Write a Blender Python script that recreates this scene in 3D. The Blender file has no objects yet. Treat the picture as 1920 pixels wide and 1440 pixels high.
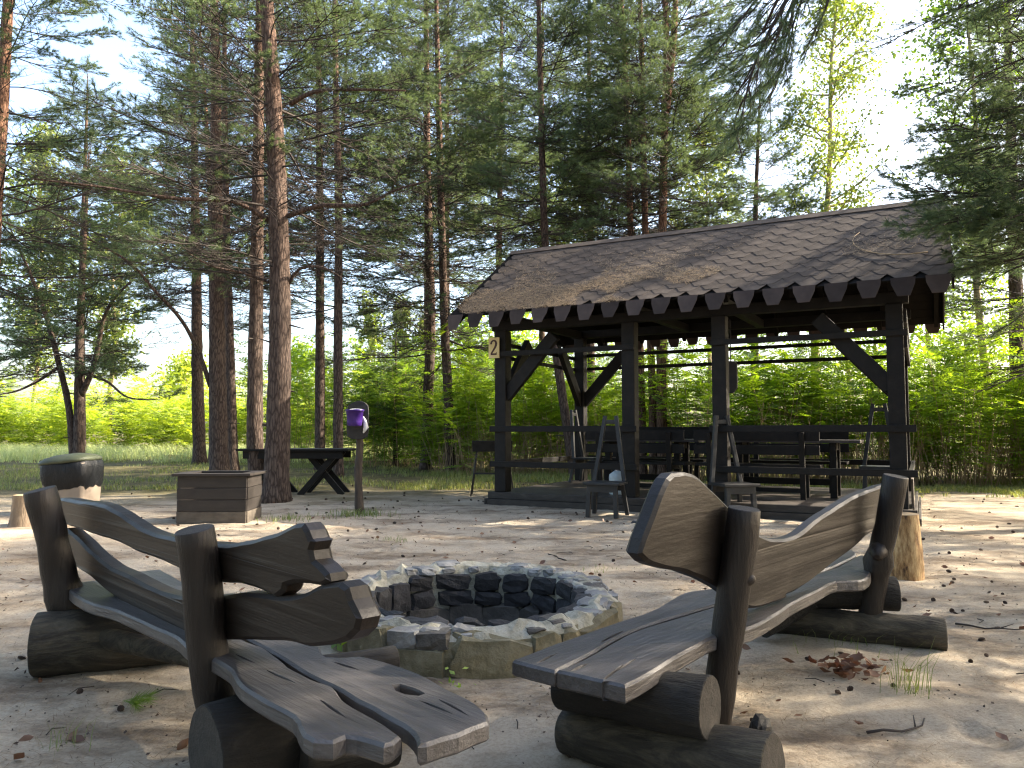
import bpy, math, random
import numpy as np
from mathutils import Vector, Matrix, noise, geometry
from math import sin, cos, radians as R, pi, hypot

random.seed(7)
sc = bpy.context.scene
COL = sc.collection

# ------------------------------------------------------------------ camera, sky, sun
FPX, HOR, EYE = 1430.0, 808.0, 1.1
TH = math.atan((HOR - 720) / FPX)
cam_data = bpy.data.cameras.new('camera')
cam_data.sensor_width = 36
cam_data.lens = 36 * FPX / 1920
cam_data.clip_start = 0.05
cam_data.clip_end = 2000
cam = bpy.data.objects.new('camera', cam_data)
cam.location = (0, 0, EYE)
cam.rotation_euler = (pi / 2 + TH, 0, 0)
COL.objects.link(cam)
sc.camera = cam

SUN_AZ, SUN_EL = R(80), R(32)          # azimuth from +Y (view direction) towards +X
world = bpy.data.worlds.new('World')
sc.world = world
world.use_nodes = True
nt = world.node_tree
bg = nt.nodes['Background']
sky = nt.nodes.new('ShaderNodeTexSky')
sky.sky_type = 'NISHITA'
sky.sun_disc = False
sky.sun_elevation = SUN_EL
sky.sun_rotation = SUN_AZ
sky.air_density = 1.0
sky.dust_density = 4.0
sky.ozone_density = 0.8
nt.links.new(sky.outputs[0], bg.inputs[0])
bg.inputs[1].default_value = 0.15
sun_data = bpy.data.lights.new('sun', 'SUN')
sun_data.energy = 3.9
sun_data.angle = R(0.55)
sun_data.color = (1.0, 0.89, 0.73)
sun = bpy.data.objects.new('sun', sun_data)
SUNV = Vector((sin(SUN_AZ) * cos(SUN_EL), cos(SUN_AZ) * cos(SUN_EL), sin(SUN_EL)))
sun.rotation_euler = SUNV.to_track_quat('Z', 'Y').to_euler()
sun.location = SUNV * 60
COL.objects.link(sun)
sc.view_settings.view_transform = 'Standard'
sc.view_settings.look = 'None'
sc.view_settings.gamma = 1
sc.view_settings.use_curve_mapping = False
sc.view_settings.exposure = 2.4
sc.cycles.max_bounces = 8
sc.cycles.diffuse_bounces = 4
sc.cycles.transparent_max_bounces = 8
sc.cycles.use_denoising = True
sc.cycles.adaptive_threshold = 0.004
sc.cycles.filter_width = 1.25
sc.cycles.sample_clamp_indirect = 4.0

# ------------------------------------------------------------------ survey: where things stand
def ray(px, py):
    a, b = (px - 960) / FPX, (720 - py) / FPX
    return Vector((a, cos(TH) - b * sin(TH), sin(TH) + b * cos(TH)))
CAM = Vector((0, 0, EYE))
def G(px, py, z=0.0):
    d = ray(px, py)
    return CAM + d * ((z - EYE) / d.z)
def AT(px, py, Y):
    d = ray(px, py)
    return CAM + d * (Y / d.y)
def ONPLANE(px, py, p, n):
    d = ray(px, py)
    return CAM + d * ((p - CAM).dot(n) / d.dot(n))
def ZAT(py, P):
    v = (720 - py) / FPX                      # height at ground position P that reads at row py
    Y = P[1]
    return EYE + Y * (sin(TH) + v * cos(TH)) / (cos(TH) - v * sin(TH))

# ------------------------------------------------------------------ materials
def mat(name, stops, scale=(6, 6, 6), detail=6, rough=0.7, bump=0.3, bscale=None, coord='Object', rand=0.0,
        spec=0.4, dist=0.02, nrough=0.6, distort=0.0, rotz=0.0, rough_var=0.0):
    m = bpy.data.materials.new(name)
    m.use_nodes = True
    t = m.node_tree
    L = t.links.new
    p = t.nodes['Principled BSDF']
    tc = t.nodes.new('ShaderNodeTexCoord')
    mp = t.nodes.new('ShaderNodeMapping')
    mp.inputs['Scale'].default_value = scale
    src = tc.outputs[coord]
    if rotz:
        mr_ = t.nodes.new('ShaderNodeMapping')
        mr_.inputs['Rotation'].default_value = (0, 0, rotz)
        L(src, mr_.inputs[0])
        src = mr_.outputs[0]
    L(src, mp.inputs[0])
    n = t.nodes.new('ShaderNodeTexNoise')
    n.inputs['Scale'].default_value = 1
    n.inputs['Detail'].default_value = detail
    n.inputs['Roughness'].default_value = nrough
    n.inputs['Distortion'].default_value = distort
    L(mp.outputs[0], n.inputs[0])
    cr = t.nodes.new('ShaderNodeValToRGB')
    e = cr.color_ramp.elements
    while len(e) < len(stops):
        e.new(0.5)
    for k, (pos, c) in enumerate(stops):
        e[k].position = pos
        e[k].color = (*c, 1)
    L(n.outputs[0], cr.inputs[0])
    col = cr.outputs[0]
    if rand:
        oi = t.nodes.new('ShaderNodeObjectInfo')
        mr = t.nodes.new('ShaderNodeMapRange')
        mr.inputs[3].default_value = 1 - rand
        mr.inputs[4].default_value = 1 + rand
        L(oi.outputs['Random'], mr.inputs[0])
        hs = t.nodes.new('ShaderNodeHueSaturation')
        L(col, hs.inputs['Color'])
        L(mr.outputs[0], hs.inputs['Value'])
        col = hs.outputs[0]
    L(col, p.inputs['Base Color'])
    p.inputs['Roughness'].default_value = rough
    p.inputs['Specular IOR Level'].default_value = spec
    if bump:
        mp2 = t.nodes.new('ShaderNodeMapping')
        mp2.inputs['Scale'].default_value = bscale or tuple(s * 4 for s in scale)
        L(src, mp2.inputs[0])
        n2 = t.nodes.new('ShaderNodeTexNoise')
        n2.inputs['Scale'].default_value = 1
        n2.inputs['Detail'].default_value = 8
        n2.inputs['Roughness'].default_value = 0.65
        L(mp2.outputs[0], n2.inputs[0])
        b = t.nodes.new('ShaderNodeBump')
        b.inputs['Strength'].default_value = bump
        b.inputs['Distance'].default_value = dist
        L(n2.outputs[0], b.inputs['Height'])
        L(b.outputs[0], p.inputs['Normal'])
    return m

def leafmat(name, c1, c2, trans=0.45, rough=0.5, tcol=None, objrand=0.15):
    m = bpy.data.materials.new(name)
    m.use_nodes = True
    t = m.node_tree
    L = t.links.new
    for n in list(t.nodes):
        t.nodes.remove(n)
    out = t.nodes.new('ShaderNodeOutputMaterial')
    geo = t.nodes.new('ShaderNodeNewGeometry')
    mix = t.nodes.new('ShaderNodeMix')
    mix.data_type = 'RGBA'
    mix.inputs[6].default_value = (*c1, 1)
    mix.inputs[7].default_value = (*c2, 1)
    L(geo.outputs['Random Per Island'], mix.inputs[0])
    oi = t.nodes.new('ShaderNodeObjectInfo')
    mr = t.nodes.new('ShaderNodeMapRange')
    mr.inputs[3].default_value = 1 - objrand
    mr.inputs[4].default_value = 1 + objrand
    L(oi.outputs['Random'], mr.inputs[0])
    hs = t.nodes.new('ShaderNodeHueSaturation')
    L(mix.outputs[2], hs.inputs['Color'])
    L(mr.outputs[0], hs.inputs['Value'])
    d = t.nodes.new('ShaderNodeBsdfDiffuse')
    L(hs.outputs[0], d.inputs[0])
    tr = t.nodes.new('ShaderNodeBsdfTranslucent')
    hs2 = t.nodes.new('ShaderNodeHueSaturation')
    hs2.inputs['Hue'].default_value = 0.48
    hs2.inputs['Saturation'].default_value = 1.15
    hs2.inputs['Value'].default_value = 1.5
    L(hs.outputs[0], hs2.inputs['Color'])
    L(hs2.outputs[0], tr.inputs[0])
    ms = t.nodes.new('ShaderNodeMixShader')
    ms.inputs[0].default_value = trans
    L(d.outputs[0], ms.inputs[1])
    L(tr.outputs[0], ms.inputs[2])
    gl = t.nodes.new('ShaderNodeBsdfGlossy')
    gl.inputs['Roughness'].default_value = rough
    gl.inputs[0].default_value = (1, 1, 1, 1)
    ms2 = t.nodes.new('ShaderNodeMixShader')
    ms2.inputs[0].default_value = 0.03
    L(ms.outputs[0], ms2.inputs[1])
    L(gl.outputs[0], ms2.inputs[2])
    L(ms2.outputs[0], out.inputs[0])
    return m

def barkmat(name, low, high, z0, z1):
    """pine bark: grey-brown plates low on the trunk, orange flaky bark higher up"""
    m = bpy.data.materials.new(name)
    m.use_nodes = True
    t = m.node_tree
    L = t.links.new
    p = t.nodes['Principled BSDF']
    tc = t.nodes.new('ShaderNodeTexCoord')
    sep = t.nodes.new('ShaderNodeSeparateXYZ')
    L(tc.outputs['Object'], sep.inputs[0])
    nb = t.nodes.new('ShaderNodeTexNoise')
    nb.inputs['Scale'].default_value = 1.3
    L(tc.outputs['Object'], nb.inputs[0])
    ad = t.nodes.new('ShaderNodeMath')
    ad.operation = 'MULTIPLY_ADD'
    ad.inputs[1].default_value = 3.0
    L(nb.outputs[0], ad.inputs[0])
    L(sep.outputs[2], ad.inputs[2])
    mr = t.nodes.new('ShaderNodeMapRange')
    mr.inputs[1].default_value = z0 + 1.5
    mr.inputs[2].default_value = z1 + 1.5
    L(ad.outputs[0], mr.inputs[0])
    mp = t.nodes.new('ShaderNodeMapping')
    mp.inputs['Scale'].default_value = (30, 30, 6)
    L(tc.outputs['Object'], mp.inputs[0])
    vo = t.nodes.new('ShaderNodeTexVoronoi')
    vo.feature = 'DISTANCE_TO_EDGE'
    vo.inputs['Scale'].default_value = 0.8
    nz = t.nodes.new('ShaderNodeTexNoise')
    nz.inputs['Scale'].default_value = 1.0
    nz.inputs['Detail'].default_value = 8
    nz.inputs['Roughness'].default_value = 0.7
    L(mp.outputs[0], nz.inputs[0])
    wv = t.nodes.new('ShaderNodeVectorMath')
    wv.operation = 'MULTIPLY_ADD'
    wv.inputs[1].default_value = (1.2, 1.2, 1.2)
    L(nz.outputs[1], wv.inputs[0])
    L(mp.outputs[0], wv.inputs[2])
    L(wv.outputs[0], vo.inputs[0])
    mix = t.nodes.new('ShaderNodeMix')
    mix.data_type = 'RGBA'
    mix.inputs[6].default_value = (*low, 1)
    mix.inputs[7].default_value = (*high, 1)
    L(mr.outputs[0], mix.inputs[0])
    cr = t.nodes.new('ShaderNodeValToRGB')
    cr.color_ramp.elements[0].position = 0.0
    cr.color_ramp.elements[0].color = (0.35, 0.33, 0.32, 1)
    cr.color_ramp.elements[1].position = 0.22
    cr.color_ramp.elements[1].color = (1, 1, 1, 1)
    L(vo.outputs[0], cr.inputs[0])
    mul = t.nodes.new('ShaderNodeMix')
    mul.data_type = 'RGBA'
    mul.blend_type = 'MULTIPLY'
    mul.inputs[0].default_value = 1
    L(mix.outputs[2], mul.inputs[6])
    L(cr.outputs[0], mul.inputs[7])
    cr2 = t.nodes.new('ShaderNodeValToRGB')
    cr2.color_ramp.elements[0].position = 0.3
    cr2.color_ramp.elements[0].color = (0.6, 0.6, 0.62, 1)
    cr2.color_ramp.elements[1].position = 0.7
    cr2.color_ramp.elements[1].color = (1.35, 1.3, 1.25, 1)
    L(nz.outputs[0], cr2.inputs[0])
    mul2 = t.nodes.new('ShaderNodeMix')
    mul2.data_type = 'RGBA'
    mul2.blend_type = 'MULTIPLY'
    mul2.inputs[0].default_value = 1
    L(mul.outputs[2], mul2.inputs[6])
    L(cr2.outputs[0], mul2.inputs[7])
    L(mul2.outputs[2], p.inputs['Base Color'])
    p.inputs['Roughness'].default_value = 0.9
    p.inputs['Specular IOR Level'].default_value = 0.2
    hm = t.nodes.new('ShaderNodeMath')
    hm.operation = 'MULTIPLY_ADD'
    hm.inputs[1].default_value = 0.6
    L(vo.outputs[0], hm.inputs[0])
    L(nz.outputs[0], hm.inputs[2])
    b = t.nodes.new('ShaderNodeBump')
    b.inputs['Strength'].default_value = 0.9
    b.inputs['Distance'].default_value = 0.03
    L(hm.outputs[0], b.inputs['Height'])
    L(b.outputs[0], p.inputs['Normal'])
    return m

def sandmat():
    m = bpy.data.materials.new('sand_soil')
    m.use_nodes = True
    t = m.node_tree
    L = t.links.new
    p = t.nodes['Principled BSDF']
    g = t.nodes.new('ShaderNodeNewGeometry')
    def noi(scale, detail=6, rough=0.6, vec=None):
        n = t.nodes.new('ShaderNodeTexNoise')
        n.inputs['Scale'].default_value = scale
        n.inputs['Detail'].default_value = detail
        n.inputs['Roughness'].default_value = rough
        L(vec or g.outputs['Position'], n.inputs[0])
        return n.outputs[0]
    def ramp(src, stops):
        c = t.nodes.new('ShaderNodeValToRGB')
        e = c.color_ramp.elements
        while len(e) < len(stops):
            e.new(0.5)
        for k, (pos, col) in enumerate(stops):
            e[k].position = pos
            e[k].color = (*col, 1)
        L(src, c.inputs[0])
        return c.outputs[0]
    def mixc(f, a, b):
        x = t.nodes.new('ShaderNodeMix')
        x.data_type = 'RGBA'
        L(f, x.inputs[0])
        L(a, x.inputs[6])
        L(b, x.inputs[7])
        return x.outputs[2]
    mp = t.nodes.new('ShaderNodeMapping')
    mp.inputs['Scale'].default_value = (1.0, 2.2, 1.0)
    L(g.outputs['Position'], mp.inputs[0])
    base = ramp(noi(1.7, 10, 0.7), [(0.3, (0.27, 0.215, 0.15)), (0.52, (0.425, 0.36, 0.268)), (0.72, (0.50, 0.435, 0.34))])
    grain = ramp(noi(75, 6, 0.8), [(0.36, (0.11, 0.08, 0.052)), (0.48, (0.41, 0.34, 0.25)), (0.68, (0.58, 0.51, 0.405))])
    c = t.nodes.new('ShaderNodeMix')
    c.data_type = 'RGBA'
    c.inputs[0].default_value = 0.36
    L(base, c.inputs[6])
    L(grain, c.inputs[7])
    litter = ramp(noi(26, 8, 0.75), [(0.35, (0.07, 0.05, 0.035)), (0.6, (0.20, 0.145, 0.095)), (0.75, (0.33, 0.26, 0.18))])
    lmask = ramp(noi(0.9, 7, 0.72, mp.outputs[0]), [(0.47, (0, 0, 0)), (0.62, (0.85, 0.85, 0.85))])
    c1 = mixc(lmask, c.outputs[2], litter)
    # turf and forest soil beyond the trodden sand
    sep = t.nodes.new('ShaderNodeSeparateXYZ')
    L(g.outputs['Position'], sep.inputs[0])
    nn = noi(0.45, 6, 0.7)
    ma = t.nodes.new('ShaderNodeMath')
    ma.operation = 'MULTIPLY_ADD'
    ma.inputs[1].default_value = 9.0
    L(nn, ma.inputs[0])
    L(sep.outputs[1], ma.inputs[2])
    mb_ = t.nodes.new('ShaderNodeMath')
    mb_.operation = 'MULTIPLY_ADD'
    mb_.inputs[1].default_value = -0.10
    L(sep.outputs[0], mb_.inputs[0])
    L(ma.outputs[0], mb_.inputs[2])
    mr = t.nodes.new('ShaderNodeMapRange')
    mr.inputs[1].default_value = 15.5
    mr.inputs[2].default_value = 19.5
    L(mb_.outputs[0], mr.inputs[0])
    turf = ramp(noi(3.0, 10, 0.75), [(0.3, (0.055, 0.042, 0.024)), (0.5, (0.10, 0.09, 0.038)), (0.68, (0.19, 0.155, 0.085))])
    c2 = mixc(mr.outputs[0], c1, turf)
    L(c2, p.inputs['Base Color'])
    p.inputs['Roughness'].default_value = 0.95
    p.inputs['Specular IOR Level'].default_value = 0.15
    b1 = t.nodes.new('ShaderNodeBump')
    b1.inputs['Strength'].default_value = 0.8
    b1.inputs['Distance'].default_value = 0.04
    L(noi(14, 9, 0.75), b1.inputs['Height'])
    b2 = t.nodes.new('ShaderNodeBump')
    b2.inputs['Strength'].default_value = 0.5
    b2.inputs['Distance'].default_value = 0.006
    L(noi(95, 5, 0.7), b2.inputs['Height'])
    L(b1.outputs[0], b2.inputs['Normal'])
    L(b2.outputs[0], p.inputs['Normal'])
    return m

M = {}
M['sand'] = sandmat()
M['bench'] = mat('painted_bench_wood', [(0.25, (0.012, 0.009, 0.007)), (0.55, (0.024, 0.0175, 0.0135)), (0.8, (0.038, 0.028, 0.022))],
                 scale=(9, 9, 9), rough=0.5, bump=0.4, bscale=(38, 38, 38), spec=0.35, dist=0.012)
M['bench_post'] = mat('painted_round_post', [(0.25, (0.008, 0.006, 0.005)), (0.55, (0.018, 0.0135, 0.0105)), (0.8, (0.036, 0.027, 0.021))],
                 scale=(22, 22, 3), rough=0.45, bump=0.6, bscale=(45, 45, 7), spec=0.35, dist=0.012)
BW = [(0.25, (0.0112, 0.0078, 0.0054)), (0.5, (0.0132, 0.0093, 0.0065)), (0.68, (0.015, 0.0107, 0.0076)), (0.85, (0.022, 0.0166, 0.0124))]
SW = [(0.25, (0.028, 0.0245, 0.0245)), (0.5, (0.060, 0.0545, 0.053)), (0.68, (0.090, 0.083, 0.081)), (0.85, (0.16, 0.149, 0.146))]  # lighter and greyer than BW: sky sheen put into the seat colour
LOGD = [(0.28, (0.0045, 0.0038, 0.003)), (0.52, (0.0125, 0.0102, 0.0075)), (0.8, (0.05, 0.042, 0.029))]
LOGM = [(0.30, (0.009, 0.007, 0.005)), (0.47, (0.030, 0.0245, 0.016)), (0.60, (0.075, 0.062, 0.040)), (0.75, (0.14, 0.118, 0.080))]
for sd_, an_ in (('left', -28), ('right', 32)):
    for nm_, st_ in (('log', LOGD), ('log_mossy', LOGM)):
        M[nm_ + '_' + sd_] = mat(nm_ + '_bark_' + sd_, st_, scale=(4, 15, 15), rough=0.75, bump=0.9, bscale=(7, 55, 55), dist=0.02, rotz=R(an_), detail=10, nrough=0.72, distort=0.6)
for sd_, an_ in (('left', 45.5), ('right', -47.0)):
    M['bench_' + sd_] = mat('painted_back_slat_' + sd_, BW, scale=(3.0, 26, 26), rough=0.45, bump=0.2, bscale=(9, 60, 60), spec=0.4, dist=0.012, rotz=R(an_), detail=9, nrough=0.68, distort=0.3)
    M['seat_' + sd_] = mat('painted_seat_plank_' + sd_, SW, scale=(2.6, 20, 20), rough=0.36, bump=0.55, bscale=(4.5, 70, 70), spec=0.5, dist=0.010, rotz=R(an_), detail=9, nrough=0.7, distort=0.4)
M['seat'] = mat('painted_seat_wood', [(0.25, (0.016, 0.0125, 0.0115)), (0.55, (0.031, 0.025, 0.023)), (0.82, (0.055, 0.046, 0.042))],
                scale=(7, 7, 30), rough=0.36, bump=0.4, bscale=(22, 22, 60), spec=0.55, dist=0.01)
M['log'] = mat('dark_log', [(0.28, (0.006, 0.005, 0.004)), (0.52, (0.016, 0.013, 0.0095)), (0.8, (0.055, 0.046, 0.031))],
               scale=(7, 7, 7), rough=0.7, bump=0.5, bscale=(30, 30, 30), dist=0.015)
M['log_mossy'] = mat('weathered_mossy_log', [(0.32, (0.010, 0.008, 0.006)), (0.5, (0.034, 0.028, 0.018)), (0.72, (0.105, 0.088, 0.058))], scale=(9, 9, 12), rough=0.8, bump=0.6, bscale=(35, 35, 35), detail=9, nrough=0.7, dist=0.015)
M['log_end'] = mat('log_end_grain', [(0.3, (0.014, 0.0115, 0.009)), (0.7, (0.045, 0.0375, 0.029))], scale=(26, 26, 26), rough=0.7, bump=0.4)
M['pav'] = mat('dark_stained_timber', [(0.3, (0.0045, 0.0036, 0.0028)), (0.55, (0.0082, 0.0065, 0.005)), (0.8, (0.017, 0.0138, 0.0108))],
               scale=(8, 8, 8), rough=0.6, spec=0.25, bump=0.25, bscale=(40, 40, 40), rand=0.2, dist=0.01)
M['soffit'] = mat('shaded_roof_board', [(0.3, (0.004, 0.0034, 0.003)), (0.7, (0.009, 0.0075, 0.006))], scale=(6, 6, 6), rough=0.85, bump=0.2, spec=0.1)  # pavilion timber under the roof, its shade put into a darker colour
M['deck'] = mat('deck_boards', [(0.3, (0.03, 0.024, 0.021)), (0.55, (0.052, 0.043, 0.037)), (0.8, (0.09, 0.076, 0.063))],
                scale=(6, 6, 6), rough=0.6, bump=0.3, bscale=(40, 40, 40), rand=0.25, dist=0.01)
M['fascia'] = mat('dusty_fascia', [(0.3, (0.02, 0.0165, 0.0135)), (0.6, (0.042, 0.035, 0.028)), (0.85, (0.10, 0.086, 0.066))],
                  scale=(5, 5, 14), rough=0.75, bump=0.3, bscale=(40, 40, 40), dist=0.01)
M['chair'] = mat('bluish_black_paint', [(0.3, (0.010, 0.0103, 0.011)), (0.6, (0.019, 0.019, 0.0195)), (0.85, (0.04, 0.0385, 0.0365))],
                 scale=(10, 10, 10), rough=0.45, bump=0.2, bscale=(50, 50, 50), dist=0.006)
M['shingle'] = mat('brown_bitumen_shingle', [(0.3, (0.038, 0.030, 0.0245)), (0.55, (0.064, 0.0505, 0.041)), (0.8, (0.094, 0.075, 0.061))],
                   scale=(5, 5, 5), rough=0.9, bump=0.5, bscale=(160, 160, 160), rand=0.2, dist=0.006, spec=0.2)
M['tab'] = mat('red_brown_shingle_tab', [(0.3, (0.040, 0.030, 0.026)), (0.7, (0.068, 0.050, 0.042))], scale=(5, 5, 5), rough=0.9,
               bump=0.4, bscale=(160, 160, 160), rand=0.35, dist=0.006, spec=0.2)
M['strawneedle'] = leafmat('dry_needles', (0.34, 0.26, 0.16), (0.14, 0.09, 0.05), trans=0.1)
M['stone'] = mat('grey_field_stone', [(0.3, (0.11, 0.11, 0.108)), (0.55, (0.20, 0.198, 0.19)), (0.8, (0.36, 0.35, 0.32))],
                 scale=(8, 8, 8), rough=0.85, bump=0.6, bscale=(30, 30, 30), rand=0.25, detail=9, dist=0.02)
M['stone_moss'] = mat('mossy_beige_stone', [(0.25, (0.055, 0.05, 0.028)), (0.5, (0.16, 0.14, 0.085)), (0.75, (0.27, 0.245, 0.17))],
                      scale=(9, 9, 9), rough=0.92, bump=0.7, bscale=(35, 35, 35), rand=0.25, detail=10, nrough=0.7, dist=0.02)
M['soot'] = mat('sooty_stone', [(0.3, (0.010, 0.010, 0.011)), (0.6, (0.026, 0.026, 0.028)), (0.85, (0.07, 0.065, 0.058))],
                scale=(9, 9, 9), rough=0.8, bump=0.6, bscale=(35, 35, 35), rand=0.3, detail=9, dist=0.02)
M['soot_low'] = mat('scorched_stone', [(0.3, (0.04, 0.037, 0.033)), (0.6, (0.085, 0.078, 0.068)), (0.85, (0.16, 0.14, 0.12))],
                    scale=(9, 9, 9), rough=0.85, bump=0.6, bscale=(35, 35, 35), rand=0.25, detail=9, dist=0.02)
M['mortar'] = mat('lime_mortar', [(0.3, (0.14, 0.13, 0.09)), (0.48, (0.30, 0.285, 0.22)), (0.75, (0.50, 0.48, 0.41))],
                  scale=(11, 11, 11), rough=0.95, bump=0.7, bscale=(45, 45, 45), detail=9, nrough=0.7, dist=0.02)
M['ash'] = mat('ash', [(0.3, (0.05, 0.05, 0.05)), (0.7, (0.2, 0.19, 0.18))], scale=(9, 9, 9), rough=1, bump=0.5)
M['bark'] = barkmat('pine_bark', (0.112, 0.084, 0.068), (0.165, 0.102, 0.073), 3.0, 9.0)
M['bark_orange'] = barkmat('orange_pine_bark', (0.135, 0.093, 0.071), (0.235, 0.13, 0.082), 0.0, 6.0)
M['twig'] = mat('twig_bark', [(0.3, (0.020, 0.0155, 0.0125)), (0.7, (0.052, 0.039, 0.031))], scale=(3, 3, 3), rough=0.9, bump=0, rand=0.3)
M['pale_bark'] = mat('pale_aspen_bark', [(0.3, (0.25, 0.19, 0.10)), (0.7, (0.42, 0.34, 0.2))], scale=(9, 9, 3), rough=0.85, bump=0.3)
M['needle'] = leafmat('pine_needle', (0.060, 0.097, 0.042), (0.120, 0.165, 0.064), trans=0.46, objrand=0.3)
M['needle_dark'] = leafmat('dark_pine_needle', (0.060, 0.100, 0.048), (0.118, 0.165, 0.072), trans=0.48, objrand=0.25)
M['leaf'] = leafmat('locust_leaf', (0.12, 0.22, 0.033), (0.23, 0.34, 0.055), trans=0.6, objrand=0.1)
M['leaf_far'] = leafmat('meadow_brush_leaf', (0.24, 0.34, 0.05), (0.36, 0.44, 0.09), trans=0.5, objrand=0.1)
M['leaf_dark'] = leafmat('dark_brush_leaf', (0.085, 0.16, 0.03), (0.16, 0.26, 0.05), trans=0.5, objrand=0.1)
M['leaf_aspen'] = leafmat('aspen_leaf', (0.10, 0.155, 0.035), (0.20, 0.25, 0.06), trans=0.5)
M['cane'] = mat('dry_cane', [(0.3, (0.16, 0.105, 0.055)), (0.7, (0.36, 0.27, 0.15))], scale=(2, 2, 2), rough=0.8, bump=0)
M['grass'] = leafmat('grass_blade', (0.09, 0.14, 0.03), (0.26, 0.27, 0.09), trans=0.4)
M['tallgrass'] = leafmat('tall_grass_blade', (0.26, 0.33, 0.12), (0.46, 0.50, 0.25), trans=0.5)
M['weed'] = leafmat('weed_blade', (0.10, 0.16, 0.035), (0.20, 0.24, 0.07), trans=0.4)
M['dryleaf'] = leafmat('dry_leaf', (0.10, 0.048, 0.026), (0.22, 0.125, 0.072), trans=0.15)
M['cone'] = mat('pine_cone_scale', [(0.3, (0.035, 0.022, 0.016)), (0.7, (0.10, 0.065, 0.045))], scale=(40, 40, 40), rough=0.85, bump=0.3, rand=0.35)
M['stump'] = mat('stripped_stump_wood', [(0.36, (0.045, 0.022, 0.009)), (0.47, (0.26, 0.15, 0.06)), (0.62, (0.50, 0.35, 0.17))],
                 scale=(17, 17, 4.5), rough=0.8, bump=0.5, bscale=(40, 40, 8), detail=8, nrough=0.7)
M['stump_top'] = mat('sawn_stump_top', [(0.3, (0.28, 0.18, 0.09)), (0.7, (0.46, 0.34, 0.2))], scale=(20, 20, 20), rough=0.8, bump=0.3)
M['stump_grey'] = mat('weathered_stump', [(0.3, (0.13, 0.095, 0.065)), (0.7, (0.28, 0.21, 0.14))], scale=(14, 14, 4), rough=0.9, bump=0.5)
M['bin'] = mat('beige_plastic', [(0.3, (0.19, 0.155, 0.12)), (0.7, (0.26, 0.215, 0.17))], scale=(3, 3, 3), rough=0.55, bump=0.05)
M['bag'] = mat('black_bin_bag', [(0.3, (0.008, 0.009, 0.010)), (0.7, (0.015, 0.016, 0.018))], scale=(3, 3, 3), rough=0.35, bump=0.6,
               bscale=(7, 7, 4), spec=0.16, dist=0.06)
M['lid'] = mat('green_lid', [(0.3, (0.03, 0.038, 0.022)), (0.7, (0.065, 0.076, 0.042))], scale=(6, 6, 6), rough=0.6, bump=0.3)
M['box'] = mat('brown_box_board', [(0.3, (0.016, 0.0125, 0.0105)), (0.6, (0.027, 0.0215, 0.0178)), (0.85, (0.046, 0.038, 0.031))], scale=(4, 4, 12),
               rough=0.6, bump=0.25, bscale=(40, 40, 40), rand=0.15, dist=0.01)
M['box_low'] = mat('dusty_box_board', [(0.3, (0.055, 0.044, 0.034)), (0.7, (0.12, 0.10, 0.076))], scale=(6, 6, 12), rough=0.8, bump=0.25)
M['purple'] = mat('purple_plastic', [(0.3, (0.035, 0.010, 0.13)), (0.7, (0.045, 0.015, 0.16))], scale=(3, 3, 3), rough=0.4, bump=0)
M['white'] = mat('white_plastic', [(0.3, (0.62, 0.62, 0.62)), (0.7, (0.74, 0.74, 0.73))], scale=(5, 5, 5), rough=0.5, bump=0)
M['jug'] = mat('cloudy_jug_plastic', [(0.3, (0.42, 0.50, 0.52)), (0.7, (0.60, 0.66, 0.66))], scale=(5, 5, 5), rough=0.3, bump=0.2)
M['sign'] = mat('cream_sign_paint', [(0.3, (0.62, 0.47, 0.20)), (0.7, (0.72, 0.58, 0.29))], scale=(5, 5, 5), rough=0.6, bump=0.05)
M['digit'] = mat('dark_brown_digit', [(0.3, (0.05, 0.02, 0.013)), (0.7, (0.07, 0.028, 0.02))], scale=(5, 5, 5), rough=0.6, bump=0)
M['iron'] = mat('black_iron', [(0.3, (0.012, 0.012, 0.012)), (0.7, (0.035, 0.03, 0.027))], scale=(9, 9, 9), rough=0.55, bump=0.2)
M['rubber'] = mat('dark_rubber', [(0.3, (0.02, 0.022, 0.027)), (0.7, (0.05, 0.052, 0.06))], scale=(9, 9, 9), rough=0.6, bump=0.3)
M['pole'] = mat('charred_pole', [(0.3, (0.03, 0.023, 0.017)), (0.7, (0.085, 0.062, 0.044))], scale=(20, 20, 4), rough=0.85, bump=0.5)

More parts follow.
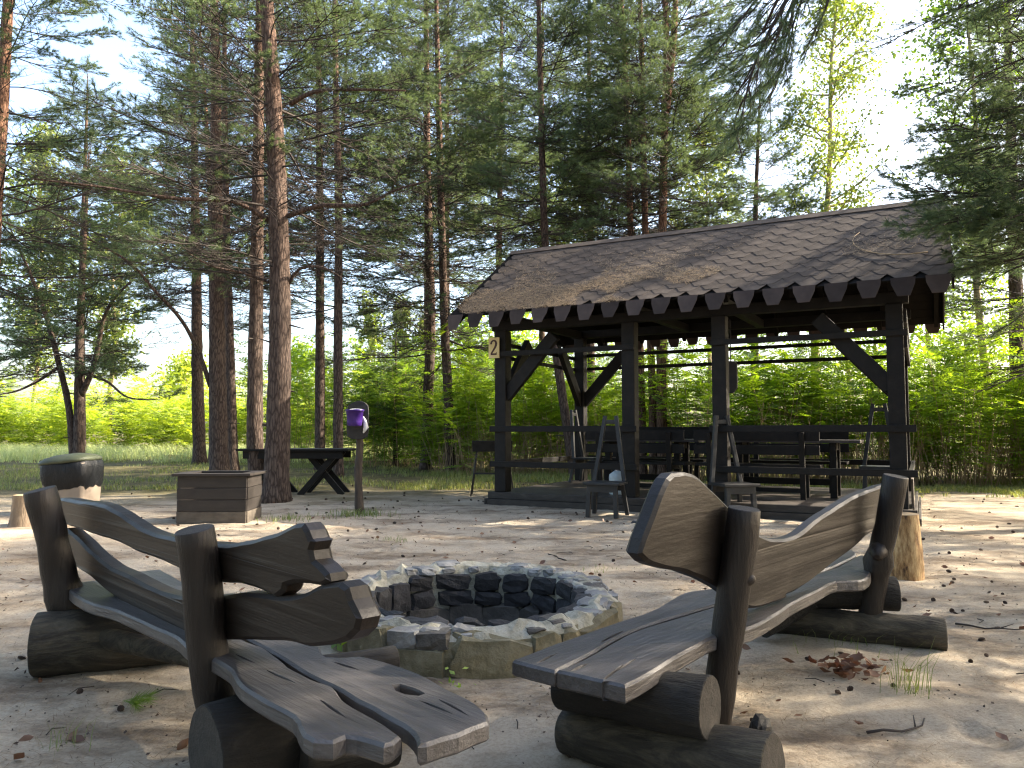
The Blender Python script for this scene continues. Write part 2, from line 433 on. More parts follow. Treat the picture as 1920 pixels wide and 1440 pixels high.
# ------------------------------------------------------------------ mesh building
class MB:
    def __init__(s):
        s.v, s.f, s.m, s.s = [], [], [], []
    def face(s, idx, m=0, sm=False):
        s.f.append(tuple(idx)); s.m.append(m); s.s.append(sm)
    def box(s, c, ax, ay, az, m=0):
        c = Vector(c); b = len(s.v)
        for i in (-1, 1):
            for j in (-1, 1):
                for k in (-1, 1):
                    s.v.append(c + ax * i + ay * j + az * k)
        for q in ((0, 1, 3, 2), (4, 6, 7, 5), (0, 4, 5, 1), (2, 3, 7, 6), (0, 2, 6, 4), (1, 5, 7, 3)):
            s.face([b + i for i in q], m)
    def beam(s, a, b, w, h, up=Vector((0, 0, 1)), m=0):
        a, b = Vector(a), Vector(b)
        d = b - a
        x = d.normalized()
        y = up.cross(x)
        if y.length < 1e-4:
            y = Vector((1, 0, 0)).cross(x)
        y.normalize()
        z = x.cross(y)
        s.box((a + b) / 2, d / 2, y * w / 2, z * h / 2, m)
    def tube(s, pts, rad, n=8, cap=True, rough=0.0, seed=0, m=0, capm=None, flat=None, sm=True):
        pts = [Vector(p) for p in pts]
        b = len(s.v)
        prev = None
        for i, p in enumerate(pts):
            t = (pts[min(i + 1, len(pts) - 1)] - pts[max(i - 1, 0)])
            t = t.normalized() if t.length > 1e-9 else Vector((0, 0, 1))
            if prev is None:
                ref = Vector((0, 0, 1)) if abs(t.z) < 0.9 else Vector((1, 0, 0))
                x = (ref - t * ref.dot(t)).normalized()
            else:
                x = (prev - t * prev.dot(t)).normalized()
            prev = x
            y = t.cross(x)
            for k in range(n):
                a = 2 * pi * k / n
                o = x * cos(a) + y * sin(a)
                r = rad[i]
                if rough:
                    q = p + o * r
                    r *= 1 + rough * (noise.noise(q * 6 + Vector((seed * 7.3, 0, 0))) + 0.6 * noise.noise(q * 17 + Vector((0, seed * 3.1, 0))))
                s.v.append(p + o * r)
        for i in range(len(pts) - 1):
            for k in range(n):
                k2 = (k + 1) % n
                s.face((b + i * n + k, b + i * n + k2, b + (i + 1) * n + k2, b + (i + 1) * n + k), m, sm)
        if cap:
            cm = m if capm is None else capm
            s.face([b + k for k in range(n)][::-1], cm)
            s.face([b + (len(pts) - 1) * n + k for k in range(n)], cm)
    def slab(s, out, o, A, B, N, th, ch=0.008, holes=(), m=0, relief=0.0):
        """plate with outline out (2D in A,B), thickness th along N, chamfered edges, optional holes"""
        def inset(poly, d, sign):
            r = []
            n = len(poly)
            for i in range(n):
                p0, p1, p2 = Vector(poly[i - 1]), Vector(poly[i]), Vector(poly[(i + 1) % n])
                e = (p2 - p0)
                if e.length < 1e-9:
                    r.append(p1); continue
                e.normalize()
                r.append(p1 + Vector((-e.y, e.x)) * d * sign)
            return r
        def area(poly):
            return sum(poly[i - 1][0] * poly[i][1] - poly[i][0] * poly[i - 1][1] for i in range(len(poly))) / 2
        loops = [out] + list(holes)
        levels = [(0.0, ch), (ch, 0.0), (th - ch, 0.0), (th, ch)]
        idx = []
        for li, lp in enumerate(loops):
            lp = [Vector((p[0], p[1])) for p in lp]
            sg = 1 if area(lp) > 0 else -1
            if li > 0:
                sg = -sg
            lev = []
            for (nz, d) in levels:
                q = inset(lp, d if li == 0 else min(d, .002), sg) if d else lp
                ids = []
                for p in q:
                    w = o + A * p.x + B * p.y + N * nz
                    if relief:
                        w = w + N * relief * noise.noise(w * 5)
                    ids.append(len(s.v)); s.v.append(w)
                lev.append(ids)
            for a in range(3):
                n = len(lp)
                for i in range(n):
                    j = (i + 1) % n
                    s.face((lev[a][i], lev[a][j], lev[a + 1][j], lev[a + 1][i]), m, False)
            idx.append(lev)
        for a in (0, 3):
            polys, flat = [], []
            for lev in idx:
                polys.append([Vector((( s.v[i] - o).dot(A), (s.v[i] - o).dot(B), 0)) for i in lev[a]])
                flat += lev[a]
            for tri in geometry.tessellate_polygon(polys):
                s.face([flat[i] for i in tri], m)
    def rock(s, c, ax, ay, az, seed, p=5.0, jit=0.12, m=0, n=3):
        """chiselled stone: a rounded, jittered block with half axes ax, ay, az"""
        rng = random.Random(seed)
        ids = {}
        def vid(i, j, k):
            key = (i, j, k)
            if key not in ids:
                q = [2 * i / n - 1, 2 * j / n - 1, 2 * k / n - 1]
                l = (abs(q[0]) ** p + abs(q[1]) ** p + abs(q[2]) ** p) ** (1 / p)
                q = [x / l for x in q]
                q = [x * (1 + rng.uniform(-jit, jit) * .8) + rng.uniform(-jit, jit) * 0.6 for x in q]
                ids[key] = len(s.v)
                s.v.append(Vector(c) + ax * q[0] + ay * q[1] + az * q[2])
            return ids[key]
        for a in range(n):
            for b in range(n):
                for k in (0, n):
                    s.face((vid(a, b, k), vid(a + 1, b, k), vid(a + 1, b + 1, k), vid(a, b + 1, k)), m)
                    s.face((vid(a, k, b), vid(a + 1, k, b), vid(a + 1, k, b + 1), vid(a, k, b + 1)), m)
                    s.face((vid(k, a, b), vid(k, a + 1, b), vid(k, a + 1, b + 1), vid(k, a, b + 1)), m)

WLOC = {}
def link(o, parent=None, wloc=None):
    COL.objects.link(o)
    wloc = Vector(wloc) if wloc is not None else (WLOC[parent.name].copy() if parent else Vector((0, 0, 0)))
    if parent:
        o.parent = parent
        o.location = wloc - WLOC[parent.name]
    else:
        o.location = wloc
    WLOC[o.name] = wloc
    return o
def thing(name, loc, label, cat, group=None):
    o = bpy.data.objects.new(name, None)
    o.empty_display_size = 0.1
    link(o, None, loc)
    return tag(o, label, cat, group)
def tag(o, label=None, cat=None, group=None, kind=None):
    if label: o['label'] = label
    if cat: o['category'] = cat
    if group: o['group'] = group
    if kind: o['kind'] = kind
    return o
def obj(name, mb, mats, parent=None, loc=None, bevel=0.0, local=False):
    """links mb (world coordinates) as one mesh object whose origin is loc (default: its parent's)"""
    if not isinstance(mats, (list, tuple)):
        mats = [mats]
    wl = Vector(loc) if loc is not None else (WLOC[parent.name] if parent else Vector((0, 0, 0)))
    me = bpy.data.meshes.new(name)
    off = Vector((0, 0, 0)) if local else wl
    me.from_pydata([tuple(Vector(v) - off) for v in mb.v], [], mb.f)
    me.polygons.foreach_set('material_index', mb.m)
    me.polygons.foreach_set('use_smooth', mb.s)
    for x in mats:
        me.materials.append(x)
    me.update()
    o = bpy.data.objects.new(name, me)
    link(o, parent, wl)
    if bevel:
        b = o.modifiers.new('bevel', 'BEVEL')
        b.width = bevel
        b.segments = 2
        b.limit_method = 'ANGLE'
    return o
def npmesh(name, verts, faces, mats, midx=None):
    """faces: list of (K, n) index arrays"""
    me = bpy.data.meshes.new(name)
    verts = np.asarray(verts, dtype=np.float32)
    me.vertices.add(len(verts))
    me.vertices.foreach_set('co', verts.ravel())
    tot = sum(f.size for f in faces)
    loops = np.concatenate([f.ravel() for f in faces]).astype(np.int32)
    sizes = np.concatenate([np.full(len(f), f.shape[1]) for f in faces])
    me.loops.add(tot)
    me.loops.foreach_set('vertex_index', loops)
    me.polygons.add(len(sizes))
    starts = np.concatenate([[0], np.cumsum(sizes)[:-1]]).astype(np.int32)
    me.polygons.foreach_set('loop_start', starts)
    if midx is not None:
        me.polygons.foreach_set('material_index', np.asarray(midx, dtype=np.int32))
    for x in mats:
        me.materials.append(x)
    me.update(calc_edges=True)
    return me
def copy_tree(o, loc, rotz, label=None):
    c = o.copy(); COL.objects.link(c)
    c.location = loc; c.rotation_euler = (0, 0, rotz)
    if label: c['label'] = label
    for ch in o.children:
        k = ch.copy(); COL.objects.link(k); k.parent = c
    return c

def catmull(pts, per=5, closed=True):
    P = [Vector(p) for p in pts]
    n = len(P)
    out = []
    for i in range(n if closed else n - 1):
        p0, p1, p2, p3 = P[(i - 1) % n] if closed or i > 0 else P[0], P[i], P[(i + 1) % n], P[(i + 2) % n] if closed or i < n - 2 else P[-1]
        L = (p2 - p1).length
        k = max(1, min(per, int(L / 0.03)))
        for j in range(k):
            t = j / k
            if L < 1e-6: continue
            out.append(0.5 * ((2 * p1) + (p2 - p0) * t + (2 * p0 - 5 * p1 + 4 * p2 - p3) * t * t + (3 * p1 - p0 - 3 * p2 + p3) * t ** 3))
    return out

rs = np.random.RandomState(11)
Z = Vector((0, 0, 1))

# ------------------------------------------------------------------ ground
PIT = Vector((-0.20, 4.30, 0))
RI, RO = 0.57, 0.80
def axis_pts(lo, hi, c, fine, growth):
    a = [c]
    st = fine
    while a[-1] < hi:
        a.append(a[-1] + st)
        st = st if a[-1] - c < 3.0 else st * growth
    b = [c]
    st = fine
    while b[-1] > lo:
        b.append(b[-1] - st)
        st = st if c - b[-1] < 3.0 else st * growth
    return sorted(set(b[1:] + a))
def ground_z(x, y):
    d = hypot(x - PIT.x, y - PIT.y)
    q = Vector((x, y, 0))
    z = 0.014 * noise.noise(q * 1.3) + 0.014 * noise.noise(q * 4.1) + 0.010 * noise.noise(q * 9.7)
    if y > 60:
        z += 0.1 * noise.noise(q * 0.05)
    return z, d
xs = axis_pts(-700, 700, 0.0, 0.045, 1.055)
ys = axis_pts(-60, 900, 3.6, 0.045, 1.055)
gv = []
for y in ys:
    for x in xs:
        z, d = ground_z(x, y)
        if d < 0.66:
            z -= 0.34
        gv.append((x, y, z))
# scuffs and old footprints pressed into the sand
rf = np.random.RandomState(31)
ga = np.array(gv)
near = (np.abs(ga[:, 0]) < 6.5) & (ga[:, 1] > .5) & (ga[:, 1] < 12)
gx, gy = ga[near, 0], ga[near, 1]
dz = np.zeros(len(gx))
for k in range(190):
    fx, fy = rf.uniform(-5.5, 6), 1 + 10.5 * rf.rand() ** 1.2
    if hypot(fx - PIT.x, fy - PIT.y) < 1.0: continue
    a_ = rf.rand() * pi
    ux, uy = (gx - fx) * cos(a_) + (gy - fy) * sin(a_), -(gx - fx) * sin(a_) + (gy - fy) * cos(a_)
    q = (ux / .13) ** 2 + (uy / .055) ** 2
    dp = rf.uniform(.008, .02)
    dz += -dp * np.exp(-q ** 1.5) + dp * .55 * np.exp(-((np.sqrt(q) - 1.5) / .35) ** 2)
ga[near, 2] += dz
gv = ga
nx, ny = len(xs), len(ys)
ii, jj = np.meshgrid(np.arange(nx - 1), np.arange(ny - 1))
a = (jj * nx + ii).ravel()
gf = np.stack([a, a + 1, a + nx + 1, a + nx], 1)
gme = npmesh('ground', gv, [gf], [M['sand']])
gme.polygons.foreach_set('use_smooth', np.ones(len(gf), dtype=bool))
ground = bpy.data.objects.new('ground', gme)
link(ground)
tag(ground, 'pale trodden sand with dark needle litter running to turf under the trees', 'ground', kind='structure')

# ------------------------------------------------------------------ pavilion
P0 = G(943, 944)
P0.z = 0
U = Vector((2680, -1430, 0)).normalized()
V = Vector((1430, 2680, 0)).normalized()
def PV(s, c, z):
    return P0 + U * s + V * c + Z * z
def S_AT(px, c):
    k = (px - 960) / FPX
    A = P0 + V * c
    # note: depth along the tilted axis is taken as ground distance (tilt is under 4 degrees)
    return (k * A.y - A.x) / (U.x - k * U.y)
DZ = 0.18                                         # deck height
S1, S2, S3 = S_AT(1182, 0), S_AT(1352, 0), S_AT(1682, 0)
DEP = 3.05
pav = thing('picnic_pavilion', P0, 'open dark timber picnic pavilion with a brown shingled gable roof', 'pavilion')
# floor boards
nb = 22
cw = (DEP + 0.30) / nb
for i in range(nb):
    c = -0.15 + cw * (i + 0.5)
    mb = MB()
    mb.box(PV((S3) / 2, c, DZ - 0.02), U * (S3 / 2 + 0.13), V * (cw / 2 - 0.004), Z * 0.02)
    obj('floor_board', mb, M['deck'], pav)
mb = MB()
mb.box(PV(S3 / 2, DEP / 2, (DZ - 0.05) / 2), U * (S3 / 2 + 0.08), V * (DEP / 2 + 0.1), Z * (DZ - 0.05) / 2)
obj('deck_frame', mb, M['pav'], pav)
for (z0, z1, off) in ((0.088, DZ - 0.002, 0.165), (-0.02, 0.084, 0.205)):
    mb = MB()
    mb.box(PV(S3 / 2, -off, (z0 + z1) / 2), U * (S3 / 2 + 0.16), V * 0.017, Z * (z1 - z0) / 2)
    obj('fascia_board', mb, M['fascia'], pav, bevel=0.004)
    for e, sgn in ((-off, -1), (S3 + off, 1)):
        mb = MB()
        mb.box(PV(e, DEP / 2, (z0 + z1) / 2), U * 0.017, V * (DEP / 2 + off - 0.02), Z * (z1 - z0) / 2)
        obj('fascia_board', mb, M['fascia'], pav, bevel=0.004)
# posts
PLATE, PLATEB = 2.63, 2.84
pw = 0.095
BS = [0.0, S_AT(1352, DEP), S3]
for s, c in [(0, 0), (S1, 0), (S2, 0), (S3, 0)] + [(b, DEP) for b in BS]:
    mb = MB()
    pz = PLATEB if c else PLATE
    mb.box(PV(s, c, (DZ + pz) / 2), U * pw, V * pw, Z * (pz - DZ) / 2)
    obj('post', mb, M['pav'], pav, bevel=0.012)
# wall plates, tie beams, thin rails
ROV, FOV = 0.66, 0.57
for c, pz in ((0, PLATE), (DEP, PLATEB)):
    mb = MB(); mb.beam(PV(-0.16, c, pz + 0.07), PV(S3 + 0.16, c, pz + 0.07), 0.14, 0.14)
    obj('wall_plate', mb, M['pav'], pav, bevel=0.008)
for s in (0, S1, S2, S3):
    mb = MB(); mb.beam(PV(s, -0.05, PLATE + 0.21), PV(s, DEP - 0.075, PLATE + 0.27), 0.12, 0.13)
    obj('tie_beam', mb, M['pav'], pav, bevel=0.008)
def rail(a, b, h, w=0.035, name='rail', m='pav'):
    mb = MB(); mb.beam(a, b, w, h)
    obj(name, mb, M[m], pav, bevel=0.004)
zr = ZAT(664, PV(0, -0.1, 0))
rail(PV(-0.12, -0.115, zr), PV(S1 + 0.10, -0.115, zr), 0.075)
rail(PV(S2 - 0.10, -0.115, zr), PV(S3 + 0.14, -0.115, zr), 0.075)
rail(PV(0.02, DEP + 0.115, 2.27), PV(S3 + 0.1, DEP + 0.115, 2.27), 0.06)
rail(PV(0.02, DEP + 0.115, 2.52), PV(S3 + 0.1, DEP + 0.115, 2.52), 0.06)
rail(PV(-0.115, 0.1, 2.25), PV(-0.115, DEP + 0.1, 2.25), 0.06)
rail(PV(-0.115, 0.1, 2.46), PV(-0.115, DEP + 0.1, 2.46), 0.06)
rail(PV(S3 + 0.115, -0.05, 2.18), PV(S3 + 0.115, DEP + 0.1, 2.18), 0.16)
rail(PV(S3 + 0.116, -0.05, 2.48), PV(S3 + 0.116, DEP + 0.1, 2.48), 0.16)
zu, zl = 1.13, 0.60
for z in (zu, zl):
    rail(PV(-0.16, -0.115, z), PV(S1 + 0.13, -0.115, z), 0.085, 0.05, 'handrail')
    rail(PV(S2 - 0.13, -0.115, z), PV(S3 + 0.20, -0.115, z), 0.085, 0.05, 'handrail')
    rail(PV(-0.115, -0.085, z - .002), PV(-0.115, DEP + 0.08, z - .002), 0.085, 0.05, 'handrail')
    rail(PV(S3 + 0.13, -0.085, z - .002), PV(S3 + 0.13, DEP + 0.08, z - .002), 0.085, 0.05, 'handrail')
    rail(PV(-0.15, DEP + 0.115, z), PV(S3 + 0.15, DEP + 0.115, z), 0.085, 0.05, 'handrail')
mb = MB(); mb.box(PV(S3 + 0.135, 0.35, 0.36), U * 0.014, V * 0.33, Z * 0.17)
obj('side_panel', mb, M['box_low'], pav, bevel=0.004)
# knee braces
def brace(s0, c0, ds, dc, z0=1.62, z1=2.52, l=0.62):
    mb = MB()
    d = U * ds + V * dc
    a = PV(s0, c0, z0) + d * 0.05
    b = PV(s0, c0, z1) + d * (l + 0.25)
    mb.beam(a, b, 0.09, 0.19)
    obj('knee_brace', mb, M['pav'], pav, bevel=0.008)
brace(0, 0.0, 1, 0); brace(0, 0, 0, 1); brace(S3, 0, -1, 0); brace(S3, 0, 0, 1)
brace(0, DEP, 1, 0); brace(0, DEP, 0, -1); brace(S3, DEP, -1, 0); brace(S3, DEP, 0, -1)
# roof
ce = -FOV
ZE = ZAT(590, PV(-ROV, ce, 0)) - 0.03
ZR = ZAT(474, PV(-ROV, DEP / 2, 0))
cm = DEP / 2
SL = Vector((0, 0, ZR - ZE)) + V * (cm - ce)
sl_len = SL.length
SLn = SL.normalized()                        # up the near slope
NS = U.cross(SLn).normalized()
if NS.z < 0: NS = -NS
SLf = Vector((0, 0, ZR - ZE)) - V * (cm - ce)
SLfn = SLf.normalized()
NF = U.cross(SLfn).normalized()
if NF.z < 0: NF = -NF
W0, W1 = -ROV, S3 + ROV - 0.03
def RF(s, v, h=0):
    return PV(s, ce, ZE) + SLn * v + NS * h
nbo = 14
for face in (0, 1):
    for i in range(nbo):
        v0, v1 = sl_len * i / nbo, sl_len * (i + 1) / nbo
        mb = MB()
        if face == 0:
            c = PV((W0 + W1) / 2, ce, ZE) + SLn * (v0 + v1) / 2 - NS * 0.022
            mb.box(c, U * (W1 - W0) / 2, SLn * ((v1 - v0) / 2 - 0.003), NS * 0.011)
        else:
            c = PV((W0 + W1) / 2, DEP + FOV, ZE) + SLfn * (v0 + v1) / 2 - NF * 0.022
            mb.box(c, U * (W1 - W0) / 2, SLfn * ((v1 - v0) / 2 - 0.003), NF * 0.011)
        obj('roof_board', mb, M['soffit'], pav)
mb = MB()
mb.box(PV((W0 + W1) / 2, DEP + FOV, ZE) + SLfn * sl_len / 2 - NF * 0.004, U * (W1 - W0) / 2, SLfn * sl_len / 2, NF * 0.004)
obj('roof_covering', mb, M['shingle'], pav)
nr = 9
for i in range(nr):
    s = W0 + 0.12 + (W1 - W0 - 0.24) * i / (nr - 1)
    for face in (0, 1):
        mb = MB()
        if face == 0:
            o_, d_, n_ = PV(s, ce, ZE), SLn, NS
        else:
            o_, d_, n_ = PV(s, DEP + FOV, ZE), SLfn, NF
        mb.beam(o_ + d_ * 0.06 - n_ * 0.095, o_ + d_ * (sl_len - 0.06) - n_ * 0.095, 0.06, 0.12, n_)
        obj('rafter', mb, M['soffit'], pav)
for s in (W0 + 0.02, W1 - 0.02):
    for face in (0, 1):
        mb = MB()
        if face == 0:
            o_, d_, n_ = PV(s, ce, ZE), SLn, NS
        else:
            o_, d_, n_ = PV(s, DEP + FOV, ZE), SLfn, NF
        mb.beam(o_ - n_ * 0.10, o_ + d_ * (sl_len - 0.03) - n_ * 0.10, 0.024, 0.14, n_)
        obj('barge_board', mb, M['pav'], pav, bevel=0.003)
# hexagonal shingles
PITCH = 0.337
EXP = 0.142
nrow = int(sl_len / EXP)
ncol = int((W1 - W0) / PITCH) + 1
def shingle_mesh(h0, seed):
    rg = random.Random(seed)
    w, q = PITCH / 2 - 0.003, PITCH / 4
    out = [(-w, EXP * 1.15), (-w, 0), (-q * 1.02, -EXP * 0.96), (q * 1.02, -EXP * 0.96), (w, 0), (w, EXP * 1.15)]
    mb = MB()
    lift = [0.002, 0.0065, 0.0085, 0.0085, 0.0065, 0.002]
    n = len(out)
    for dz in (0.0, 0.0035):
        for (x, y), l in zip(out, lift):
            mb.v.append(Vector((x + rg.uniform(-.003, .003), y + rg.uniform(-.004, .004), l + dz + rg.uniform(-.001, .002))))
    mb.face(range(n, 2 * n)); mb.face(list(range(n))[::-1])
    for i in range(n):
        j = (i + 1) % n
        mb.face((i, j, n + j, n + i))
    return mb
RM = Matrix((U, SLn, NS)).transposed().to_4x4()
sh_meshes = []
for k in range(5):
    smb = shingle_mesh(0, k)
    me = bpy.data.meshes.new('shingle')
    me.from_pydata([tuple(v) for v in smb.v], [], smb.f)
    me.materials.append(M['shingle'])
    sh_meshes.append(me)
rest = MB()
cnt = 0
cells = []
for r in range(nrow + 1):
    for k in range(ncol + 1):
        s = W0 + PITCH * (k + (0.5 if r % 2 else 0.0)) + 0.10
        if s - PITCH / 2 < W0 - 0.05 or s + PITCH / 2 > W1 + 0.06:
            continue
        v = EXP * r + EXP
        if v + EXP * 1.1 > sl_len + 0.05:
            continue
        P = RF(s, v)
        cells.append((P.length, s, v))
cells.sort(key=lambda c: c[0])
for i, (d, s, v) in enumerate(cells):
    P = RF(s, v, 0.0005)
    if i < 296:
        o = bpy.data.objects.new('shingle', sh_meshes[i % 5])
        COL.objects.link(o)
        o.parent = pav
        o.matrix_parent_inverse = Matrix()
        Mx = RM.copy(); Mx.translation = P - WLOC[pav.name]
        o.matrix_basis = Mx
    else:
        smb = shingle_mesh(0, i)
        b = len(rest.v)
        for q in smb.v:
            rest.v.append(P + U * q.x + SLn * q.y + NS * q.z)
        for f in smb.f:
            rest.face([b + j for j in f])
if rest.v:
    tag(obj('upper_shingles', rest, M['shingle'], pav), kind='stuff')
# half shingles closing the ragged ends and the ridge strip
mb = MB()
mb.box(RF((W0 + W1) / 2, sl_len - 0.07, 0.022), U * (W1 - W0) / 2, SLn * 0.085, NS * 0.005)
mb.box(PV((W0 + W1) / 2, DEP + FOV, ZE) + SLfn * (sl_len - 0.07) + NF * 0.012, U * (W1 - W0) / 2, SLfn * 0.085, NF * 0.005)
obj('ridge_cap', mb, M['shingle'], pav)
# eave tabs hanging over the edge, front and back
for side in (0, 1):
    n_t = int((W1 - W0) / PITCH)
    for k in range(n_t):
        rg = random.Random(k + side * 50)
        s = W0 + 0.165 + (W1 - W0 - 0.33) * k / (n_t - 1)
        h = (0.225, 0.165)[side] + rg.uniform(-.012, .014)
        wt = (0.128, 0.110)[side]
        out = [(-wt, 0.012), (wt, 0.012), (wt - .006, -0.07), (0.066 + rg.uniform(-.006, .006), -h), (-0.066 + rg.uniform(-.006, .006), -h), (-wt + .006, -0.07)]
        mb = MB()
        if side == 0:
            o_ = RF(s, -0.012, 0.006); Bv = (Z * 0.94 + V * 0.34).normalized(); Nn = U.cross(Bv)
        else:
            o_ = PV(s, DEP + FOV, ZE) - SLfn * 0.012 + NF * 0.006; Bv = (Z * 0.94 - V * 0.34).normalized(); Nn = Bv.cross(U)
        mb.slab(out, o_, U, Bv, Nn, 0.007, 0.001)
        obj('eave_tab', mb, M['tab'], pav)
# dry needles lying on the roof
N = 26000
sv = np.stack([rs.uniform(W0, W1, N), np.abs(rs.normal(0, 1, N)) * 0.7 % sl_len], 1)
sv[:, 0] = W0 + (W1 - W0) * (rs.beta(1.3, 1.7, N))
P = np.array(RF(0, 0)) + sv[:, :1] * np.array(U) + sv[:, 1:] * np.array(SLn)
keep = np.array([noise.noise(Vector((p[0] * 1.6, p[1] * 1.6, p[2] * 1.6))) > -0.12 + 0.34 * (s_ / S3) for p, s_ in zip(P, sv[:, 0])])
P = P[keep]; N = len(P)
ang = rs.uniform(0, 2 * pi, N); ln = rs.uniform(0.04, 0.09, N)
D = np.cos(ang)[:, None] * np.array(U) + np.sin(ang)[:, None] * np.array(SLn)
Sd = -np.sin(ang)[:, None] * np.array(U) + np.cos(ang)[:, None] * np.array(SLn)
h0 = rs.uniform(0.02, 0.035, N)[:, None] * np.array(NS)
h1 = rs.uniform(0.02, 0.05, N)[:, None] * np.array(NS)
a0 = P + h0 - Sd * 0.0025; a1 = P + h0 + Sd * 0.0025; a2 = P + h1 + D * ln[:, None]
vv = np.stack([a0, a1, a2], 1).reshape(-1, 3) - np.array(P0)
me = npmesh('roof_needles', vv, [np.arange(3 * N).reshape(-1, 3)], [M['strawneedle']])
o = bpy.data.objects.new('roof_needles', me); link(o, pav); tag(o, kind='stuff')

# number sign on the corner post
zc = ZAT(652, PV(-0.02, -0.14, 0))
sg_c = PV(-0.075, -0.150, zc)
hw, hh = 0.092, 0.158
sgn = thing('number_sign', sg_c, 'cream number 2 sign on the left corner post of the pavilion', 'sign')
mb = MB(); mb.box(sg_c, U * hw, V * 0.008, Z * hh)
obj('plate', mb, M['sign'], sgn, bevel=0.003)
# the digit: a heavy stroke with a foot serif
def stroke(mb, pts, wid, o_, A, B, Nn, th):
    P_ = [Vector(p) for p in pts]
    L_, R_ = [], []
    for i, p in enumerate(P_):
        t = (P_[min(i + 1, len(P_) - 1)] - P_[max(i - 1, 0)]).normalized()
        n_ = Vector((-t.y, t.x))
        L_.append(p + n_ * wid[i] / 2); R_.append(p - n_ * wid[i] / 2)
    b = len(mb.v)
    for lay in (0, th):
        for q in L_: mb.v.append(o_ + A * q.x + B * q.y + Nn * lay)
        for q in R_: mb.v.append(o_ + A * q.x + B * q.y + Nn * lay)
    n_ = len(P_)
    for i in range(n_ - 1):
        mb.face((b + i, b + i + 1, b + n_ + i + 1, b + n_ + i))
        c = b + 2 * n_
        mb.face((c + i, c + i + 1, c + n_ + i + 1, c + n_ + i))
        mb.face((b + i, b + i + 1, c + i + 1, c + i))
        mb.face((b + n_ + i, b + n_ + i + 1, c + n_ + i + 1, c + n_ + i))
mb = MB()
pts = [(-0.046, 0.055), (-0.044, 0.075), (-0.033, 0.097), (-0.012, 0.110), (0.012, 0.110), (0.034, 0.095), (0.042, 0.065), (0.038, 0.035),
       (0.022, 0.002), (-0.004, -0.035), (-0.030, -0.070), (-0.045, -0.096)]
stroke(mb, pts, [0.034, 0.031, 0.028, 0.026, 0.027, 0.032, 0.036, 0.036, 0.033, 0.029, 0.026, 0.026], sg_c - V * 0.008, U, Z, -V, 0.003)
stroke(mb, [(-0.052, -0.098), (0.0, -0.098), (0.050, -0.098)], [0.026, 0.026, 0.026], sg_c - V * 0.0085, U, Z, -V, 0.0035)
stroke(mb, [(0.046, -0.106), (0.047, -0.070)], [0.014, 0.010], sg_c - V * 0.009, U, Z, -V, 0.0035)
obj('digit', mb, M['digit'], sgn)

# board hanging behind the entrance post
hb = PV(S_AT(1371, 0.35), 0.35, 0)
z1, z0 = ZAT(676, hb), ZAT(737, hb)
ob = thing('hanging_board', Vector((hb.x, hb.y, z0)), 'small black board with rounded corners hanging beside the middle post', 'board')
mb = MB()
hwd = 0.085
o2 = [(-hwd, z0 + 0.0), (hwd * 0.3, z0), (hwd, z0 + 0.07), (hwd, z1 - 0.05), (hwd * 0.7, z1 - 0.01), (-hwd, z1)]
mb.slab(o2, Vector((hb.x, hb.y, 0)), U, Z, V, 0.05, 0.006)
obj('panel', mb, M['iron'], ob)
mb = MB(); mb.beam(Vector((hb.x, hb.y, z1 - .02)) + V * .02, Vector((hb.x, hb.y, PLATE)) + V * .02, 0.012, 0.012)
obj('hanger', mb, M['iron'], ob)

# tables and benches inside the pavilion
def pv_table(s0, s1, c0, c1, label):
    t = thing('picnic_table', PV(s0, c0, DZ), label, 'table', 'tables inside the pavilion')
    nbd = 4
    for i in range(nbd):
        w = (c1 - c0) / nbd
        mb = MB(); mb.box(PV((s0 + s1) / 2, c0 + w * (i + .5), DZ + 0.775), U * (s1 - s0) / 2, V * (w / 2 - 0.003), Z * 0.02)
        obj('tabletop_board', mb, M['deck'], t, bevel=0.004)
    for s in (s0 + 0.35, s1 - 0.35):
        for c in (c0 + 0.12, c1 - 0.12):
            mb = MB(); mb.beam(PV(s, c, DZ), PV(s, c, DZ + 0.754), 0.09, 0.09, V)
            obj('leg', mb, M['pav'], t, bevel=0.005)
        mb = MB(); mb.beam(PV(s, c0 + 0.06, DZ + 0.70), PV(s, c1 - 0.06, DZ + 0.70), 0.06, 0.10)
        obj('crossbar', mb, M['pav'], t)
    mb = MB(); mb.beam(PV(s0 + .35, (c0 + c1) / 2, DZ + 0.2), PV(s1 - .35, (c0 + c1) / 2, DZ + 0.2), 0.05, 0.09)
    obj('stretcher', mb, M['pav'], t)
    return t
